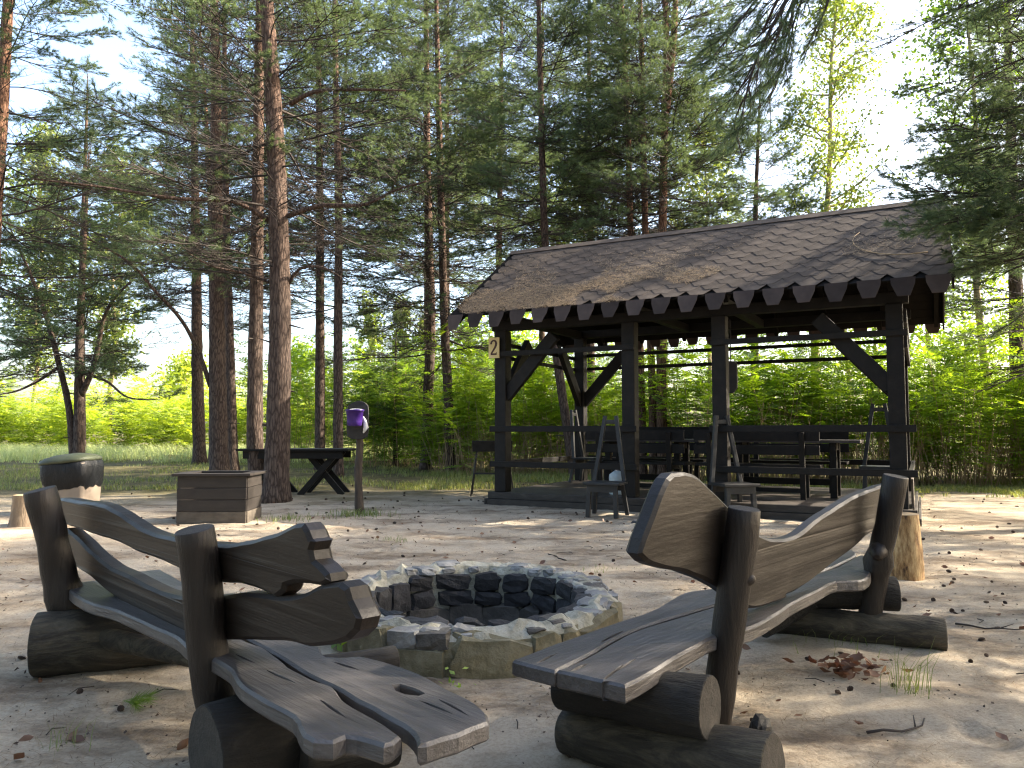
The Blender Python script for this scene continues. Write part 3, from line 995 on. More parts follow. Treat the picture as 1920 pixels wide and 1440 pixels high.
def pv_bench(s0, s1, cb, front, label, low=False):
    """bench whose backrest stands at cb and whose seat lies on the side `front` (+1 away from camera)"""
    t = thing('backrest_bench', PV(s0, cb, DZ), label, 'bench', 'benches inside the pavilion')
    seat_c = cb + front * 0.25
    for k in (-0.105, 0.105):
        mb = MB(); mb.box(PV((s0 + s1) / 2, seat_c + k, DZ + 0.445), U * (s1 - s0) / 2, V * 0.10, Z * 0.02)
        obj('seat_board', mb, M['pav'], t, bevel=0.004)
    for s in (s0 + 0.22, s1 - 0.22):
        mb = MB(); mb.beam(PV(s, cb + front * 0.03, DZ), PV(s, cb - front * 0.05, DZ + 0.90), 0.07, 0.06, V)
        obj('rear_leg', mb, M['pav'], t, bevel=0.004)
        mb = MB(); mb.beam(PV(s, cb + front * 0.42, DZ), PV(s, cb + front * 0.42, DZ + 0.424), 0.06, 0.06, V)
        obj('front_leg', mb, M['pav'], t, bevel=0.004)
        mb = MB(); mb.beam(PV(s, cb + front * 0.06, DZ + 0.39), PV(s, cb + front * 0.44, DZ + 0.39), 0.05, 0.06)
        obj('seat_bearer', mb, M['pav'], t)
    for z, h in ((DZ + 0.86, 0.15), (DZ + 0.66, 0.13)):
        mb = MB(); mb.beam(PV(s0, cb + front * 0.0, z), PV(s1, cb + front * 0.0, z), 0.028, h)
        obj('back_board', mb, M['pav'], t, bevel=0.004)
    mb = MB(); mb.beam(PV(s0 + .22, cb + front * .03, DZ + 0.12), PV(s1 - .22, cb + front * .03, DZ + 0.12), 0.03, 0.06)
    obj('stretcher', mb, M['pav'], t)
    return t
NB, TB, FB = 0.62, 1.02, 2.42
pv_bench(S_AT(1098, NB), S_AT(1282, NB), NB, 1, 'black backrest bench just behind the left front railing, its back to the fire pit')
pv_bench(S_AT(1300, NB), S_AT(1535, NB), NB, 1, 'black backrest bench just behind the right front railing, its back to the fire pit')
pv_table(S_AT(1110, TB + .3), S_AT(1318, TB + .3), TB, TB + 0.72, 'dark board table in the left half of the pavilion')
pv_table(S_AT(1345, TB + .3), S_AT(1612, TB + .1), TB, TB + 0.72, 'dark board table in the right half of the pavilion')
pv_bench(S_AT(1130, FB), S_AT(1330, FB), FB, -1, 'black backrest bench along the back railing behind the left table')
pv_bench(S_AT(1390, FB), S_AT(1590, FB), FB, -1, 'black backrest bench along the back railing behind the right table')

# chairs with two long converging back poles
def make_chair(loc, rz, label):
    t = thing('chair', loc, label, 'chair', 'pole backed chairs by the pavilion')
    def part(name, fn, bev=0.004):
        mb = MB(); fn(mb)
        obj(name, mb, M['chair'], t, bevel=bev, local=True)
    for s in (-1, 1):
        part('front_leg', lambda mb: mb.beam((s * 0.185, -0.19, 0), (s * 0.17, -0.17, 0.41), 0.055, 0.055, Vector((0, 1, 0))))
        part('rear_leg', lambda mb: mb.beam((s * 0.225, 0.25, 0), (s * 0.175, 0.17, 0.41), 0.05, 0.05, Vector((0, 1, 0))))
        part('back_pole', lambda mb: mb.beam((s * 0.20, 0.185, 0.44), (s * 0.075, 0.285, 1.30), 0.05, 0.05, Vector((0, 1, 0))))
    part('seat', lambda mb: mb.slab([(-.24, -.24), (.24, -.24), (.245, 0), (.24, .22), (-.24, .22), (-.245, 0)], Vector((0, 0, 0.41)),
                                    Vector((1, 0, 0)), Vector((0, 1, 0)), Z, 0.035, 0.006), 0)
    part('apron', lambda mb: (mb.box((0, -0.19, 0.365), Vector((.17, 0, 0)), Vector((0, .012, 0)), Vector((0, 0, .043))),
                              mb.box((0, 0.17, 0.365), Vector((.17, 0, 0)), Vector((0, .012, 0)), Vector((0, 0, .043)))), 0)
    part('top_rail', lambda mb: mb.beam((-.10, 0.275, 1.22), (.10, 0.275, 1.22), 0.03, 0.055))
    t.rotation_euler = (0, 0, rz)
    return t
ch = make_chair(G(1136, 968), R(-22), 'bluish black chair standing on the sand before the left front railing')
copy_tree(ch, G(1376, 972), R(12), 'bluish black chair standing half hidden behind the raised end of the right bench backrest')
cp = PV(S_AT(1646, 1.3), 1.3, DZ); cp.z = DZ
copy_tree(ch, cp, R(-28), 'dark chair inside the pavilion beside the right corner post')
cp = PV(0.32, DEP - 0.45, DZ); cp.z = DZ
copy_tree(ch, cp, R(60), 'dark chair inside the pavilion in front of the back left post')

# water jug on the deck
jp = PV(S_AT(1156, 0.30), 0.30, DZ)
jug = thing('water_jug', jp, 'cloudy plastic water jug on the deck behind the chair seat', 'jug')
mb = MB()
mb.tube([jp + Z * z for z in (0.0, 0.02, 0.08, 0.16, 0.24, 0.29, 0.33, 0.345)], [0.10, 0.118, 0.12, 0.115, 0.12, 0.112, 0.06, 0.035], 16)
obj('bottle', mb, M['jug'], jug)
mb = MB(); mb.tube([jp + Z * 0.345, jp + Z * 0.375], [0.032, 0.030], 12)
obj('cap', mb, M['white'], jug)

# ------------------------------------------------------------------ fire pit
pit = thing('fire_pit', PIT, 'round fire pit walled with rough stones set in pale mortar', 'fire pit')
def rim_z(a):
    return 0.205 + 0.03 * sin(a)
def pp(a, r, z):
    return PIT + Vector((cos(a) * r, sin(a) * r * 1.02, z))
mb = MB()
NSEG = 72
prof = []
for k in range(NSEG):
    a = 2 * pi * k / NSEG
    q = Vector((cos(a), sin(a), 0))
    w = 0.03 * noise.noise(q * 3) + 0.02 * noise.noise(q * 9)
    w2 = 0.02 * noise.noise(q * 5 + Vector((9, 0, 0)))
    zt = rim_z(a)
    ring = [(RO - 0.02 + w, -0.05), (RO - 0.015 + w, 0.08), (RO - 0.03 + w, zt - 0.03), (RO - 0.07 + w, zt + 0.004 + 0.02 * noise.noise(q * 11)),
            ((RO + RI) / 2, zt + 0.016 + 0.05 * noise.noise(q * 9 + Vector((3, 0, 0)))), (RI + 0.05 + w2, zt + 0.004 + 0.02 * noise.noise(q * 12 + Vector((0, 5, 0)))),
            (RI + 0.015 + w2, zt - 0.04), (RI + 0.02 + w2, 0.0), (RI + 0.02 + w2, -0.4)]
    prof.append([pp(a, r, z) for r, z in ring])
nr_ = len(prof[0])
mb.v = [p for ring in prof for p in ring]
for k in range(NSEG):
    k2 = (k + 1) % NSEG
    for j in range(nr_ - 1):
        mb.face((k * nr_ + j, k2 * nr_ + j, k2 * nr_ + j + 1, k * nr_ + j + 1))
mb.m = [1 if (i % (nr_ - 1)) < 2 else 0 for i in range(len(mb.f))]
obj('mortar', mb, [M['mortar'], M['stone_moss']], pit)
def stone(a, r, z, ha, hr, hz, seed, m, p=10.0, jit=0.1):
    mb = MB()
    er = Vector((cos(a), sin(a), 0)); et = Vector((-sin(a), cos(a), 0))
    rg = random.Random(seed)
    tw = rg.uniform(-0.22, 0.22)
    mb.rock(pp(a, r, z), et * ha * cos(tw) + Z * ha * sin(tw) * 0.6, er * hr, Z * hz * cos(tw) - et * hz * sin(tw) * 0.6, seed, p, jit)
    obj('stone', mb, m, pit, loc=pp(a, r, z))
rg = random.Random(5)
a = 0.0
k = 0
while a < 2 * pi - 0.12:                               # outer wall
    wd = min(rg.uniform(0.16, 0.52), 2 * pi - a)
    if 2 * pi - a - wd < 0.15: wd = 2 * pi - a
    am = a + wd / 2
    mt = M['stone_moss']
    if rg.random() < 0.7 or wd < 0.25:
        stone(am, RO - 0.063, 0.07 + rg.uniform(-.02, .012), wd * RO / 2 + 0.004, 0.062, 0.115 + rg.uniform(-.015, .01), 100 + k, mt, p=6, jit=0.13)
    else:
        stone(am - wd * .04, RO - 0.06, 0.035, wd * RO / 2 - 0.004, 0.062, 0.078, 100 + k, mt, jit=0.08)
        stone(am - wd * .22, RO - 0.065, 0.145, wd * RO / 4 - 0.004, 0.062, 0.04, 300 + k, M['stone'], jit=0.1)
        stone(am + wd * .25, RO - 0.065, 0.145, wd * RO / 4 - 0.004, 0.062, 0.042, 340 + k, M['soot_low'], jit=0.1)
    a += wd; k += 1
a = 0.1
k = 0
while a < 2 * pi + 0.1:                                # cap stones
    wd = rg.uniform(0.13, 0.30)
    am = a + wd / 2
    rr = rg.uniform(RI + 0.075, RO - 0.09)
    stone(am, rr, rim_z(am) - 0.008 + rg.uniform(-.010, .010), wd * rr / 2 * rg.uniform(.75, .95), rg.uniform(0.05, 0.095), rg.uniform(0.018, 0.03),
          500 + k, M['stone'] if rg.random() < .85 else M['soot_low'], p=4.5, jit=0.15)
    if rg.random() < 0.5:
        r2 = RI + 0.04 if rr > (RI + RO) / 2 else RO - 0.07
        stone(am + 0.02, r2, rim_z(am) - 0.016, wd * r2 / 2 * .5, 0.035, 0.02, 700 + k, M['stone'], p=4.5, jit=0.15)
    a += wd; k += 1
a = 0.0
k = 0
while a < 2 * pi - 0.1:                                # sooty inner courses
    wd = min(rg.uniform(0.26, 0.46), 2 * pi - a)
    if 2 * pi - a - wd < 0.2: wd = 2 * pi - a
    am = a + wd / 2
    if rg.random() < 0.6:
        stone(am, RI + 0.03, 0.10 + rg.uniform(-.015, .01), wd * RI / 2 + 0.004, 0.05 + rg.uniform(0, .02), 0.100 + rg.uniform(-.015, .008), 900 + k, M['soot'], jit=0.13, p=6)
    else:
        f_ = rg.uniform(.4, .6)
        stone(am - wd * .03, RI + 0.03, 0.005 + 0.2 * f_ / 2, wd * RI / 2, 0.055, 0.1 * f_ + .002, 900 + k, M['soot'], jit=0.14, p=5)
        stone(am + wd * .02, RI + 0.035, 0.005 + 0.2 * (1 + f_) / 2, wd * RI / 2 * .95, 0.055, 0.1 * (1 - f_) + .002, 950 + k, M['soot'], jit=0.16, p=5)
    a += wd; k += 1
a = 0.15
while a < 2 * pi + 0.05:
    wd = min(rg.uniform(0.22, 0.55), 2 * pi + 0.15 - a)
    am = a + wd / 2
    stone(am, RI + 0.03, -0.115, wd * RI / 2 + 0.006, 0.058, 0.13, 1200 + k, M['soot_low'], jit=0.1, p=9)
    a += wd; k += 1
mb = MB()
c0 = len(mb.v)
mb.v.append(PIT + Z * -0.29)
for kk in range(24):
    an = 2 * pi * kk / 24
    mb.v.append(pp(an, RI + 0.02, -0.31))
for kk in range(24):
    mb.face((0, 1 + kk, 1 + (kk + 1) % 24))
obj('ash_bed', mb, M['ash'], pit)

# ------------------------------------------------------------------ benches of split logs
def zl(x, y): return (x / 2, 860 + y / 2)
def zr_(x, y): return (960 + x / 2, 860 + y / 2)
def post(name, base, top, r0, r1, parent, seed, knots=(), m='bench_post'):
    base, top = Vector(base), Vector(top)
    n_ = 14
    pts, rad = [], []
    for i in range(n_ + 1):
        t = i / n_
        p = base.lerp(top, t)
        p += Vector((noise.noise(Vector((seed, t * 3, 0))), noise.noise(Vector((seed, 0, t * 3))), 0)) * 0.012
        r = r0 + (r1 - r0) * t
        for (tk, dr) in knots:
            r += dr * math.exp(-((t - tk) / 0.045) ** 2)
        pts.append(p); rad.append(r)
    pts.insert(-1, pts[-2].lerp(pts[-1], 0.94)); rad.insert(-1, rad[-1]); rad[-1] *= .96
    mb = MB(); mb.tube(pts, rad, 26, True, 0.10, seed, 0, 1)
    return obj(name, mb, [M[m], M['log_end']], parent, loc=base)
def knot(parent, c, r, d, seed, m='bench'):
    mb = MB()
    c, d = Vector(c), Vector(d).normalized()
    mb.tube([c - d * r, c, c + d * r * 0.8, c + d * r * 1.2], [r * 0.9, r, r * 0.7, r * 0.3], 10, True, 0.35, seed)
    return obj('knot', mb, M[m], parent, loc=c)
def log(name, a, b, r0, r1, parent, seed, m='log', rough=0.09):
    a, b = Vector(a), Vector(b)
    n_ = 12
    pts = [a.lerp(b, i / n_) for i in range(n_ + 1)]
    rad = [r0 + (r1 - r0) * i / n_ for i in range(n_ + 1)]
    pts.insert(1, pts[0].lerp(pts[1], 0.09)); rad.insert(1, rad[0]); rad[0] *= 0.965
    pts.insert(-1, pts[-1].lerp(pts[-2], 0.09)); rad.insert(-1, rad[-1]); rad[-1] *= 0.965
    mb = MB(); mb.tube(pts, rad, 24, True, rough, seed, 0, 1)
    return obj(name, mb, [M[m + ('_left' if parent is lb else '_right')], M['log_end']], parent, loc=a)
def plank_from_px(name, pxs, conv, p, A, B, N, th, parent, m, holes=(), ch=0.01, jit=0.003, seed=0, per=5):
    """outline seen in the photograph, laid on its true plane (point p, axes A, B)"""
    nrm = A.cross(B)
    def to2(q):
        w = ONPLANE(*conv(*q), p, nrm) - p
        return Vector((w.dot(A), w.dot(B)))
    def smooth(lst):
        pts = catmull([to2(q) for q in lst], per)
        return [x + Vector((noise.noise(Vector((x.x * 9, x.y * 9, seed))), noise.noise(Vector((x.x * 9, x.y * 9, seed + 5))))) * jit for x in pts]
    mb = MB()
    mb.slab(smooth(pxs), p, A, B, N, th, ch, [smooth(h) for h in holes], relief=0.004)
    return obj(name, mb, M[m], parent, loc=p)

def slit(a, b, w):
    # a drying crack: long thin lens between two points of the zoomed view
    ax_, ay_ = a; bx_, by_ = b
    dx, dy = bx_ - ax_, by_ - ay_
    l = hypot(dx, dy); nx_, ny_ = -dy / l * w, dx / l * w
    m1 = (ax_ + dx * .35, ay_ + dy * .35); m2 = (ax_ + dx * .7, ay_ + dy * .7)
    return [a, (m1[0] + nx_, m1[1] + ny_), (m2[0] + nx_ * .6, m2[1] + ny_ * .6), b, (m2[0] - nx_ * .8, m2[1] - ny_ * .8), (m1[0] - nx_ * .7, m1[1] - ny_ * .7)]
# --- bench on the left
ax1 = Vector((0.70, -0.713, 0)).normalized()
nf1 = Vector((0.713, 0.70, 0)).normalized()          # towards the fire
B1a, B1b = Vector((-2.03, 3.68, 0)), Vector((-0.95, 2.60, 0))
lb = thing('log_bench', B1a, 'rustic dark bench left of the fire pit with two wavy backrest slats', 'bench', 'log benches around the fire pit')
T1a = AT(75, 918, 3.56); T1b = AT(364, 992, 2.52)
post('post', B1a + Vector((0, 0, -0.04)), T1a, 0.078, 0.068, lb, 1, [(0.42, 0.012)])
post('post', B1b + Vector((0, 0, -0.04)), T1b, 0.068, 0.062, lb, 2)
up1 = (Z * 0.8 - nf1 * 0.10).normalized()
pb1 = Vector((-0.985, 2.60, 0)) + nf1 * 0.066
up_slat = [(200, 152), (300, 160), (380, 172), (440, 203), (500, 245), (580, 282), (655, 297), (720, 312), (800, 320), (870, 318), (960, 300), (1040, 275), (1100, 244),
           (1130, 240), (1130, 240), (1148, 268), (1160, 300), (1172, 312), (1172, 312), (1162, 345), (1162, 345), (1170, 380), (1196, 402), (1222, 432), (1222, 432), (1228, 462), (1228, 462), (1205, 478), (1150, 470), (1100, 468),
           (1062, 478), (1062, 478), (1058, 500), (1030, 524), (1030, 524), (985, 500), (940, 482), (890, 470), (830, 463), (730, 440), (655, 410), (580, 375), (500, 345), (430, 310), (350, 285), (260, 252), (200, 230)]
lo_slat = [(235, 262), (290, 302), (340, 352), (400, 400), (480, 440), (560, 482), (640, 510), (700, 518), (820, 516), (900, 505), (1000, 511), (1080, 520), (1150, 500), (1200, 472),
           (1270, 465), (1270, 465), (1298, 485), (1310, 530), (1330, 570), (1345, 605), (1345, 605), (1335, 650), (1300, 682), (1300, 682), (1230, 701), (1150, 705), (1100, 690), (1000, 682), (900, 680), (840, 680),
           (720, 672), (640, 655), (560, 615), (480, 560), (400, 500), (330, 440), (270, 400), (235, 345)]
plank_from_px('backrest_slat', up_slat, zl, pb1, ax1, up1, nf1, 0.072, lb, 'bench_left', seed=3, ch=0.012)
plank_from_px('backrest_slat', lo_slat, zl, pb1, ax1, up1, nf1, 0.078, lb, 'bench_left', seed=4, ch=0.012)
SZ = 0.37
X_, Y_ = Vector((1, 0, 0)), Vector((0, 1, 0))
ps = Vector((-1.0, 2.6, SZ))
back_pl = [(255, 478), (330, 460), (470, 452), (560, 500), (700, 572), (930, 684), (980, 702), (1040, 742), (1090, 782), (1170, 827), (1250, 852), (1280, 892), (1330, 930), (1400, 968),
           (1450, 998), (1505, 1038), (1505, 1038), (1478, 1062), (1440, 1072), (1390, 1056), (1340, 1040), (1300, 1036), (1250, 1058), (1175, 1056), (1140, 1036), (1120, 1000), (1100, 962), (1000, 908),
           (900, 848), (860, 790), (790, 748), (720, 720), (665, 672), (560, 622), (440, 570), (310, 528)]
front_pl = [(492, 428), (492, 428), (602, 414), (602, 414), (690, 462), (840, 530), (1020, 618), (1130, 668), (1200, 704), (1200, 704), (1228, 742), (1290, 742), (1350, 737), (1480, 772), (1600, 817), (1680, 862), (1760, 902),
            (1828, 952), (1833, 985), (1833, 985), (1775, 1006), (1720, 1030), (1660, 1046), (1600, 1068), (1566, 1072), (1566, 1072), (1560, 1048), (1530, 1012), (1460, 970), (1400, 932), (1340, 902), (1280, 867),
            (1150, 802), (1060, 746), (950, 682), (760, 580), (620, 500)]
hole = [(1470, 848), (1500, 845), (1550, 858), (1592, 880), (1570, 888), (1520, 882), (1485, 868)]
plank_from_px('seat_plank', back_pl, zl, ps, X_, Y_, -Z, 0.05, lb, 'seat_left', holes=[slit((1000, 790), (1110, 845), 3), slit((1200, 900), (1300, 975), 4), slit((880, 735), (960, 770), 2.5)], seed=5, ch=0.008, jit=0.004)
plank_from_px('seat_plank', front_pl, zl, ps, X_, Y_, -Z, 0.05, lb, 'seat_left', holes=[hole, slit((1250, 760), (1345, 790), 3), slit((1570, 905), (1700, 960), 3), slit((1640, 900), (1760, 965), 3)], seed=6, ch=0.008, jit=0.004)
log('support_log', (-0.925, 2.36, 0.125), (-0.42, 2.83, 0.125), 0.142, 0.135, lb, 11)
log('support_log', (-0.66, 2.43, 0.085), (-0.40, 2.60, 0.085), 0.09, 0.085, lb, 15)
log('support_log', (-0.88, 2.50, 0.29), (-0.42, 2.78, 0.285), 0.05, 0.05, lb, 12)
log('support_log', (-2.16, 3.52, 0.135), (-1.52, 3.75, 0.135), 0.145, 0.135, lb, 13, 'log_mossy')
log('brace_pole', (-2.02, 3.60, 0.17), (-1.25, 3.30, 0.12), 0.05, 0.04, lb, 14, 'log_mossy')

# --- bench on the right
B2b, B2a = Vector((0.725, 2.84, 0)), Vector((1.86, 4.11, 0))
ax2 = (B2a - B2b).normalized()
nf2 = Vector((-ax2.y, ax2.x, 0))                      # towards the fire
rb = thing('log_bench', B2b, 'rustic dark bench right of the fire pit with one broad curved backrest board', 'bench', 'log benches around the fire pit')
post('post', B2b + Vector((0, 0, -0.04)), AT(1396, 953, 2.77), 0.056, 0.059, rb, 21)
post('post', B2a + Vector((0, 0, -0.04)), AT(1679, 892, 3.97), 0.056, 0.060, rb, 22, [(0.50, 0.018)])
knot(rb, AT(1400, 1086, 2.76), 0.026, (0.9, -0.5, 0.2), 31)
knot(rb, AT(1647, 1035, 4.0), 0.05, (-0.5, -.8, -0.3), 32)
up2 = (Z * 0.8 - nf2 * 0.08).normalized()
pb2 = Vector((0.775, 2.84, 0)) + nf2 * 0.055
board = [(610, 55), (610, 55), (650, 50), (650, 50), (700, 66), (750, 112), (800, 160), (850, 215), (900, 262), (940, 288), (985, 302), (1040, 300), (1085, 280), (1130, 242), (1200, 195), (1280, 145), (1350, 115), (1400, 98), (1440, 92), (1440, 92),
         (1450, 200), (1450, 200), (1400, 250), (1340, 285), (1280, 340), (1200, 400), (1130, 455), (1060, 500), (1030, 512), (1030, 512), (1030, 526), (980, 545), (920, 562), (880, 558), (840, 530),
         (790, 492), (790, 492), (740, 462), (660, 430), (560, 408), (510, 388), (484, 358), (484, 358), (500, 300), (530, 220), (560, 135), (590, 75)]
plank_from_px('backrest_board', board, zr_, pb2, ax2, up2, nf2, 0.062, rb, 'bench_right', seed=8, ch=0.012)
ps2 = Vector((0.8, 2.9, SZ))
s_front = [(0, 757), (0, 757), (60, 734), (200, 680), (400, 610), (540, 560), (640, 505), (780, 478), (1000, 400), (1180, 330), (1290, 352), (1225, 395), (1100, 440), (930, 500), (780, 540), (640, 582),
           (540, 610), (450, 645), (350, 694), (250, 750), (160, 796), (160, 796), (80, 778)]
s_back = [(168, 794), (168, 794), (255, 756), (350, 702), (450, 652), (540, 620), (650, 588), (780, 548), (930, 508), (1100, 448), (1225, 402), (1310, 360), (1345, 400), (1330, 450), (1240, 460), (1200, 466), (1130, 502), (1040, 548),
          (960, 602), (870, 640), (750, 668), (700, 696), (600, 752), (520, 802), (425, 853), (425, 853), (290, 822)]
plank_from_px('seat_plank', s_front, zr_, ps2, X_, Y_, -Z, 0.05, rb, 'seat_right', holes=[slit((90, 770), (170, 730), 3), slit((330, 690), (420, 645), 2.5)], seed=9, ch=0.008)
plank_from_px('seat_plank', s_back, zr_, ps2, X_, Y_, -Z, 0.055, rb, 'seat_right', holes=[slit((215, 800), (290, 765), 4), slit((340, 838), (420, 770), 3.5), slit((390, 800), (470, 745), 2.5)], seed=10, ch=0.008)
log('support_log', (0.19, 2.70, 0.074), (0.755, 2.27, 0.108), 0.080, 0.112, rb, 41, 'log_mossy')
log('support_log', (0.17, 2.66, 0.235), (0.60, 2.36, 0.262), 0.078, 0.092, rb, 42)
log('support_log', (1.42, 4.25, 0.07), (2.19, 3.92, 0.075), 0.080, 0.080, rb, 43, 'log_mossy')
log('support_log', (1.38, 4.26, 0.22), (2.04, 4.10, 0.24), 0.08, 0.09, rb, 44)
log('support_log', (1.30, 4.05, 0.08), (1.80, 4.28, 0.25), 0.06, 0.06, rb, 45)
# wedge beside the near post
mb = MB(); mb.rock(Vector((0.845, 2.66, 0.06)), Vector((.04, 0.01, 0)), Vector((0, .05, 0)), Z * 0.075, 77, 2.5, 0.15)
obj('wedge', mb, M['log'], rb, loc=(0.845, 2.66, 0.06))

# ------------------------------------------------------------------ stumps
def stump(p, r0, r1, h, seed, label, m, mtop, flare=0.0):
    t = thing('tree_stump', p, label, 'stump')
    n_ = 12
    pts = [Vector((p.x, p.y, -0.03 + (h + 0.03) * i / n_)) for i in range(n_ + 1)]
    rad = [r1 + (r0 - r1) * (1 - i / n_) + flare * math.exp(-i / 1.5) for i in range(n_ + 1)]
    mb = MB(); mb.tube(pts, rad, 28, False, 0.07, seed)
    obj('trunk', mb, m, t)
    mb = MB(); top = len(mb.v)
    mb.tube([Vector((p.x, p.y, h - .004)), Vector((p.x, p.y, h + 0.004))], [r1 * 0.99, r1 * 0.95], 28, True, 0.05, seed)
    obj('sawn_top', mb, mtop, t)
sp = G(1703, 1086); sp.z = 0
stump(sp + Vector((0, .1, 0)), 0.155, 0.138, ZAT(966, sp), 3, 'bright stripped stump standing behind the right bench', M['stump'], M['stump_top'])
sp = G(50, 985); sp.z = 0
stump(sp, 0.17, 0.15, ZAT(928, sp), 4, 'weathered brown stump behind the far post of the left bench', M['stump_grey'], M['stump_top'], 0.03)

# ------------------------------------------------------------------ litter bin
bp = G(134, 962); bp.z = 0
bin_ = thing('litter_bin', bp, 'beige litter bin with black bag and domed green lid', 'bin')
sc_b = bp.y / FPX
def rrect(w, d, r, n=4):
    out = []
    for (sx, sy, a0) in ((1, 1, 0), (-1, 1, pi / 2), (-1, -1, pi), (1, -1, 3 * pi / 2)):
        for k in range(n + 1):
            a_ = a0 + (pi / 2) * k / n
            out.append((sx * (w - r) + r * cos(a_), sy * (d - r) + r * sin(a_)))
    return out
def loft(mb, sections, cap0=True, cap1=True, sm=True):
    n_ = len(sections[0]); b = len(mb.v)
    for s_ in sections: mb.v += [Vector(q) for q in s_]
    for i in range(len(sections) - 1):
        for k in range(n_):
            k2 = (k + 1) % n_
            mb.face((b + i * n_ + k, b + i * n_ + k2, b + (i + 1) * n_ + k2, b + (i + 1) * n_ + k), 0, sm)
    if cap0: mb.face([b + k for k in range(n_)][::-1])
    if cap1: mb.face([b + (len(sections) - 1) * n_ + k for k in range(n_)])
zb0, zb1, zb2 = ZAT(912, bp), ZAT(866, bp), ZAT(846, bp)
hwb = 39 * sc_b
mb = MB()
loft(mb, [[bp + Vector((x, y, z)) for x, y in rrect(w, w * .9, 0.05)] for z, w in ((0, hwb * .90), (0.05, hwb * .93), (zb0 + .1, hwb * 0.99), (zb1, hwb))])
obj('body', mb, M['bin'], bin_)
for k in (-0.28, 0.42):
    mb = MB(); mb.beam(bp + Vector((hwb * k, -hwb * .78, 0.04)), bp + Vector((hwb * k * 1.1, -hwb * .885, zb0 + .08)), 0.014, 0.012)
    obj('rib', mb, M['bin'], bin_)
mb = MB()
secs = []
nseg = 48
for i, (z, w) in enumerate(((zb0 - 0.015, 1.0), (zb0 + 0.03, 1.06), (zb0 + 0.12, 1.13), (zb1 - 0.06, 1.17), (zb1, 1.10), (zb1 + .045, 1.0))):
    ring = []
    for k in range(nseg):
        a_ = 2 * pi * k / nseg
        x, y = cos(a_), sin(a_)
        e = (abs(x) ** 5 + abs(y) ** 5) ** (-1 / 5)
        q = Vector((x * 2, y * 2, z * 4))
        ww = w + 0.05 * noise.noise(q * 1.7) + 0.03 * noise.noise(q * 4)
        zz = z + (0.06 * noise.noise(Vector((x * 2.2, y * 2.2, 3))) + 0.02 * x - .01 if i == 0 else (0.03 * noise.noise(Vector((x * 2.2, y * 2.2, 3))) if i == 1 else 0))
        ring.append(bp + Vector((x * e * hwb * ww, y * e * hwb * .9 * ww, zz)))
    secs.append(ring)
loft(mb, secs, False, False)
obj('bin_bag', mb, M['bag'], bin_)
mb = MB()
secs = []
for (z, w) in ((zb1 - 0.01, 1.16), (zb1 + 0.015, 1.20), (zb1 + 0.045, 1.12), (zb1 + 0.075, 0.95), (zb1 + 0.10, 0.6), (zb1 + 0.11, 0.25)):
    ring = []
    for k in range(nseg):
        a_ = 2 * pi * k / nseg
        x, y = cos(a_), sin(a_)
        e = (abs(x) ** 4 + abs(y) ** 4) ** (-1 / 4)
        ring.append(bp + Vector((x * e * hwb * w - 0.03, y * e * hwb * .9 * w, z + 0.05 * x * e * w * .6 + 0.008 * noise.noise(Vector((x * 3, y * 3, z * 9))))))
    secs.append(ring)
loft(mb, secs)
obj('lid', mb, M['lid'], bin_)

# ------------------------------------------------------------------ boarded box
xb0, xb1 = G(331, 982), G(452, 984)
bd = (xb1 - xb0); bd.z = 0
bw = bd.length
bx = bd.normalized(); by = Vector((-bx.y, bx.x, 0))
bxrot = R(3)
bx = Vector((cos(bxrot), sin(bxrot), 0)); by = Vector((-bx.y, bx.x, 0))
o0 = Vector((xb0.x, xb0.y, 0))
boxt = thing('ash_box', o0, 'square box of dark brown boards with an open framed top beside the pines', 'box')
bh = ZAT(893, o0)
bdp = bw * 0.8
nbd = 4
hb_ = bh / nbd
mb = MB(); mb.box(o0 + bx * bw / 2 + by * bdp / 2 + Z * 0.03, bx * (bw / 2 - .03), by * (bdp / 2 - .03), Z * 0.02)
obj('bottom', mb, M['pav'], boxt)
for i in range(nbd):
    z = hb_ * (i + .5)
    mt = M['box_low'] if i == 0 else M['box']
    off = 0.004 * (i % 2)
    for (c, h1, h2) in ((o0 + bx * bw / 2 + by * off, bx * bw / 2, by * 0.014), (o0 + bx * bw / 2 + by * (bdp - off), bx * bw / 2, by * 0.014),
                        (o0 + bx * off + by * bdp / 2, by * (bdp / 2 - .016), bx * 0.014), (o0 + bx * (bw - off - .002) + by * bdp / 2, by * (bdp / 2 - .016), bx * 0.014)):
        mb = MB(); mb.box(c + Z * z, h1, h2, Z * (hb_ / 2 - 0.003))
        obj('side_board', mb, mt, boxt, bevel=0.003)
for (px_, py_) in ((0.02, -0.01), (bw - 0.02, bdp + .01)):
    pass
fo, fi = 0.055, 0.085
for (c, h1, h2) in ((o0 + bx * bw / 2 + by * (-.0 + 0.015), bx * (bw / 2 + fo), by * 0.07), (o0 + bx * bw / 2 + by * (bdp - .015), bx * (bw / 2 + fo), by * 0.07),
                    (o0 + bx * 0.015 + by * bdp / 2, by * (bdp / 2 - .086), bx * 0.07), (o0 + bx * (bw - .015) + by * bdp / 2, by * (bdp / 2 - .086), bx * 0.07)):
    mb = MB(); mb.box(c + Z * (bh + 0.016), h1, h2, Z * 0.016)
    obj('rim_board', mb, M['box'], boxt, bevel=0.004)

